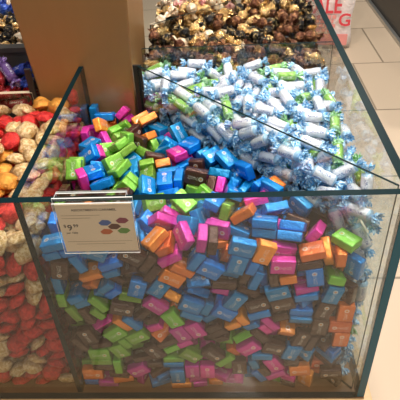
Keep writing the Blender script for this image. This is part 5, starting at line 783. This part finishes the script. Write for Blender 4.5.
# base: wooden ledge, tray floor, plinth
bm = bmesh.new(); add_box(bm, (XL-.03, -.07, -.60), (XR+.034, YB+.03, -.5485)); bevel(bm, .003, 2)
part('wooden_ledge', mesh_from(bm, 'wooden_ledge'), (M['wood'],))
bm = bmesh.new(); add_box(bm, (XL-.008, -.0145, -.5485), (XR+.016, YB+.012, -.546))
part('tray_floor', mesh_from(bm, 'tray_floor'), (M['brown_tray'],))
bm = bmesh.new(); add_box(bm, (XL, -.02, FL), (XR, YB, -.60))
part('plinth', mesh_from(bm, 'plinth'), (M['wood'],))
def riser(P, z1, name='riser'):
    bm = bmesh.new(); lo = [bm.verts.new((x, y, -.5455)) for x, y in P]; hi = [bm.verts.new((x, y, z1)) for x, y in P]; n = len(P)
    bm.faces.new(lo[::-1]); bm.faces.new(hi)
    for k in range(n): bm.faces.new((lo[k], lo[(k+1)%n], hi[(k+1)%n], hi[k]))
    part(name, mesh_from(bm, name), (M['riser'],))
riser([(.009,.083), (.509,.083), (.118,.494), (.009,.496)], -.202)
riser([(.517,.100), (.513,.59), (.126,.59), (.126,.516)], -.142)
riser([(XL+.004,.078), (-.009,.078), (-.009,.486), (XL+.004,.486)], -.172)
riser([(.137,.606), (.594,.606), (.594,1.13), (.14,.762)], -.132)
riser([(.137,.785), (.594,1.155), (.594,1.255), (.137,1.255)], -.132)
riser([(XL+.004,.513), (-.133,.513), (-.133,.602), (XL+.004,.602)], -.122)
riser([(XL+.004,.632), (-.136,.632), (-.136,1.255), (XL+.004,1.255)], -.102)

# column, slightly tapering downwards
bm = bmesh.new()
def half(z): return .1198+.055*z
for z in (-.545, 2.2):
    h = half(max(z, -.55)) if z < 0 else half(z)
    y0 = .504; dpt = .255+.03*z*0
    for s, y in ((-1, y0), (1, y0), (1, y0+dpt), (-1, y0+dpt)): bm.verts.new((s*h, y, z))
bm.verts.ensure_lookup_table(); v = bm.verts
for k in range(4): bm.faces.new((v[k], v[(k+1)%4], v[4+(k+1)%4], v[4+k]))
bm.faces.new((v[3], v[2], v[1], v[0])); bm.faces.new((v[4], v[5], v[6], v[7]))
bevel(bm, .004, 2)
tag(link('column', mesh_from(bm, 'column'), (M['column'],)), 'tan bronze square column rising through the display case', 'column', None, 'structure')

# floor
bm = bmesh.new(); add_box(bm, (-4, -3, FL-.05), (5, 7, FL))
tag(link('floor', mesh_from(bm, 'floor'), (M['floor'],)), 'beige rectangular floor tiles with thin grout', 'floor', None, 'structure')

# black counter at the far right
cnt = link('counter', None); cnt.location = (1.80, 3.0, FL); tag(cnt, 'black counter standing on the tiles at the far upper right', 'counter')
bm = bmesh.new(); add_box(bm, (-.30, -1.5, .0), (.9, 3, .9)); bevel(bm, .006, 2); link('counter_body', mesh_from(bm, 'counter_body'), (M['black'],), cnt)
bm = bmesh.new(); add_box(bm, (-.325, -1.51, 0), (-.301, 3, .025)); link('kick_strip', mesh_from(bm, 'kick_strip'), (M['steel'],), cnt)

# ------------------------------------------------------------------ price sign hung over the front glass
def text_mesh(name, body, size, mat, parent, loc, rot, ext=.0003, align='LEFT', sx=1.0):
    cu = bpy.data.curves.new(name, 'FONT'); cu.body = body; cu.size = size; cu.align_x = align; cu.extrude = ext; cu.resolution_u = 3; cu.offset = size*.018
    tmp = bpy.data.objects.new(name+'_tmp', cu); C.objects.link(tmp)
    dg = bpy.context.evaluated_depsgraph_get(); dg.update()
    me = bpy.data.meshes.new_from_object(tmp.evaluated_get(dg)); bpy.data.objects.remove(tmp); bpy.data.curves.remove(cu)
    me.name = name; me.materials.clear()
    o = link(name, me, (mat,), parent); o.location = loc; o.rotation_euler = rot; o.scale = (sx, 1, 1); return o
sign = link('price_sign', None); sign.location = (.0665, -.0165, 0.0)
tag(sign, 'tan price card in a clear acrylic holder hooked over the front glass', 'price sign')
SW, S1, S0 = .1195, -.004, -.1015
def sbox(name, lo, hi, mat, edge=None):
    bm = bmesh.new(); fs = add_box(bm, lo, hi)
    if edge:
        bm.normal_update()
        for f in fs:
            if abs(f.normal.y) < .5: f.material_index = 1
    return link(name, mesh_from(bm, name), (mat, edge) if edge else (mat,), sign)
bm = bmesh.new()
for lo, hi in (((-.003,-.0035,S0-.003), (SW+.003,-.0015,S1+.004)), ((-.003,.0015,-.03), (SW+.003,.0035,.0065)), ((0,.0035,.004), (SW-.008,.0205,.0065)), ((0,.0175,-.02), (SW-.008,.0198,.004))):
    fs = add_box(bm, lo, hi)
    bm.normal_update()
    for f in fs:
        if min(f.calc_perimeter()/2 - max(e.calc_length() for e in f.edges), 1) < .004: f.material_index = 1
ho = link('holder', mesh_from(bm, 'holder'), (M['glass'], M['acrylic_edge']), sign); ho['label'] = 'clear acrylic holder with a hook'
sbox('card', (0, -.0012, S0), (SW, .0010, S1), M['card'])
RX = (PI/2, 0, 0)
text_mesh('title_text', 'ASSORTMENTS CARAMEL', .0062, M['ink'], sign, (SW*.5, -.00125, -.0165), RX, .0001, 'CENTER')
text_mesh('price_text', '$', .008, M['ink'], sign, (.006, -.00125, -.049), RX, .0001)
text_mesh('price_text', '9', .0165, M['ink'], sign, (.0115, -.00125, -.0555), RX, .0001)
text_mesh('price_text', '99', .0085, M['ink'], sign, (.0215, -.00125, -.049), RX, .0001)
text_mesh('unit_text', 'per 100g', .0052, M['ink'], sign, (.008, -.00125, -.0625), RX, .0001)
bm = bmesh.new()
for z, x0, x1 in ((-.0255,.006,.068), (-.031,.006,.052), (-.080,.006,.112), (-.0855,.02,.10)): add_box(bm, (x0, -.0014, z), (x1, -.0012, z+.0008))
link('rule_line', mesh_from(bm, 'rule_line'), (M['faint_ink'],), sign)
for nm, cx, cz, col in (('blue',.073,-.040,(.05,.10,.28)), ('maroon',.101,-.036,(.22,.03,.06)), ('brown',.087,-.048,(.10,.03,.02)), ('orange',.073,-.0585,(.45,.10,.03)), ('green',.101,-.057,(.10,.22,.04))):
    bm = bmesh.new(); P = [(-.010,-.001),(-.003,.005),(.007,.004),(.011,-.001),(.004,-.0065),(-.006,-.006)]
    a = [bm.verts.new((cx+u, -.0016, cz+w)) for u, w in P]; c = [bm.verts.new((cx+u, -.0012, cz+w)) for u, w in P]
    bm.faces.new(a)
    for k in range(6): bm.faces.new((a[k], c[k], c[(k+1)%6], a[(k+1)%6]))
    o = link('printed_chocolate', mesh_from(bm, 'printed_chocolate'), (plain('printed_'+nm, col, .5),), sign); o['label'] = 'printed %s chocolate' % nm

# ------------------------------------------------------------------ plastic shopping bag on the floor beyond the case
bag = link('shopping_bag', None); bag.location = (.93, 2.78, FL); bag.rotation_euler = (0, 0, -.12)
tag(bag, 'white plastic shopping bag with red SALE print standing on the tiles', 'bag')
bw, bh, bd = .235, .62, .10
bm = bmesh.new(); NX, NZ = 10, 12; rnd = random.Random(5); loops = []
for j in range(NZ+1):
    z = bh*j/NZ; w = bw*(1+.03*math.sin(j*1.3)) ; d = bd*(1-.55*(j/NZ)**2); ring = []
    per = [(-w + 2*w*k/NX, -d*(1-.25*abs(2*k/NX-1)**3)) for k in range(NX+1)] + [(w - 2*w*k/NX, d*(1-.25*abs(2*k/NX-1)**3)) for k in range(NX+1)]
    for (x, y) in per: ring.append(bm.verts.new((x+rnd.uniform(-.004,.004), y+rnd.uniform(-.006,.006)*(j not in (0,)), z+rnd.uniform(-.003,.003)*(j>0))))
    loops.append(ring)
n = len(loops[0])
for a, c in zip(loops, loops[1:]):
    for k in range(n): bm.faces.new((a[k], a[(k+1)%n], c[(k+1)%n], c[k]))
bm.faces.new(loops[0][::-1])
me = mesh_from(bm, 'bag_body', True); bb = link('bag_body', me, (M['bag'],), bag)
md = bb.modifiers.new('thick', 'SOLIDIFY'); md.thickness = .002
for sgn in (-1, 1):
    bm = bmesh.new(); pts = [Vector((.09*math.cos(a), sgn*.045, bh-.02+.14*math.sin(a))) for a in [PI*k/12 for k in range(13)]]; pr = None
    for k, p in enumerate(pts):
        tn = (pts[min(k+1,12)]-pts[max(k-1,0)]).normalized(); nn = Vector((0,1,0)).cross(tn)
        rg = [bm.verts.new(p+nn*u+Vector((0,w,0))) for u, w in ((-.012,-.0015),(.012,-.0015),(.012,.0015),(-.012,.0015))]
        if pr:
            for q in range(4): bm.faces.new((pr[q], pr[(q+1)%4], rg[(q+1)%4], rg[q]))
        pr = rg
    link('bag_handle', mesh_from(bm, 'bag_handle'), (M['bag'],), bag)
YF = -bd-.009
text_mesh('printed_text', 'SALE', .14, M['bag_red'], bag, (-.06, YF, .235), RX, .001, sx=.75)
text_mesh('printed_text', 'G', .11, M['bag_red'], bag, (.145, YF, .155), RX, .001)
bm = bmesh.new()
for z, x0, x1 in ((.20,-.04,.12), (.172,.0,.12), (.144,-.06,.11), (.116,-.02,.12)):
    x = x0
    while x < x1: w = rnd.uniform(.012,.03); add_box(bm, (x, YF-.001, z), (x+w, YF+.004, z+.020)); x += w+.010
link('printed_dashes', mesh_from(bm, 'printed_dashes'), (M['bag_pink'],), bag)
bm = bmesh.new(); add_box(bm, (-.215, YF, .03), (.215, YF+.006, .10)); link('printed_band', mesh_from(bm, 'printed_band'), (M['bag_pink'],), bag)

# ------------------------------------------------------------------ light
def area(name, loc, size, power, col=(1,.93,.84), target=None, shape='DISK'):
    l = bpy.data.lights.new(name, 'AREA'); l.shape = shape; l.size = size; l.energy = power; l.color = col
    o = bpy.data.objects.new(name, l); C.objects.link(o); o.location = loc
    if target: o.rotation_euler = (Vector(target)-Vector(loc)).to_track_quat('-Z', 'Y').to_euler()
    return o
for k, (x, y, p) in enumerate(((.9,-.5,20), (-.5,-.1,16), (.35,.5,26), (1.2,1.0,18), (-.6,1.6,12), (.6,2.0,16), (1.5,3.2,45), (2.3,1.2,35), (.4,-1.6,22), (1.9,-.6,30))):
    area('ceiling_lamp', (x, y, 1.95), .16, p)
wd = bpy.data.worlds.new('world'); bpy.context.scene.world = wd; wd.use_nodes = True
wd.node_tree.nodes['Background'].inputs[0].default_value = (1.0, .95, .9, 1); wd.node_tree.nodes['Background'].inputs[1].default_value = .10
vs = bpy.context.scene.view_settings; vs.view_transform = 'Standard'; vs.look = 'None'; vs.gamma = 1; vs.exposure = 0.05; vs.use_curve_mapping = False
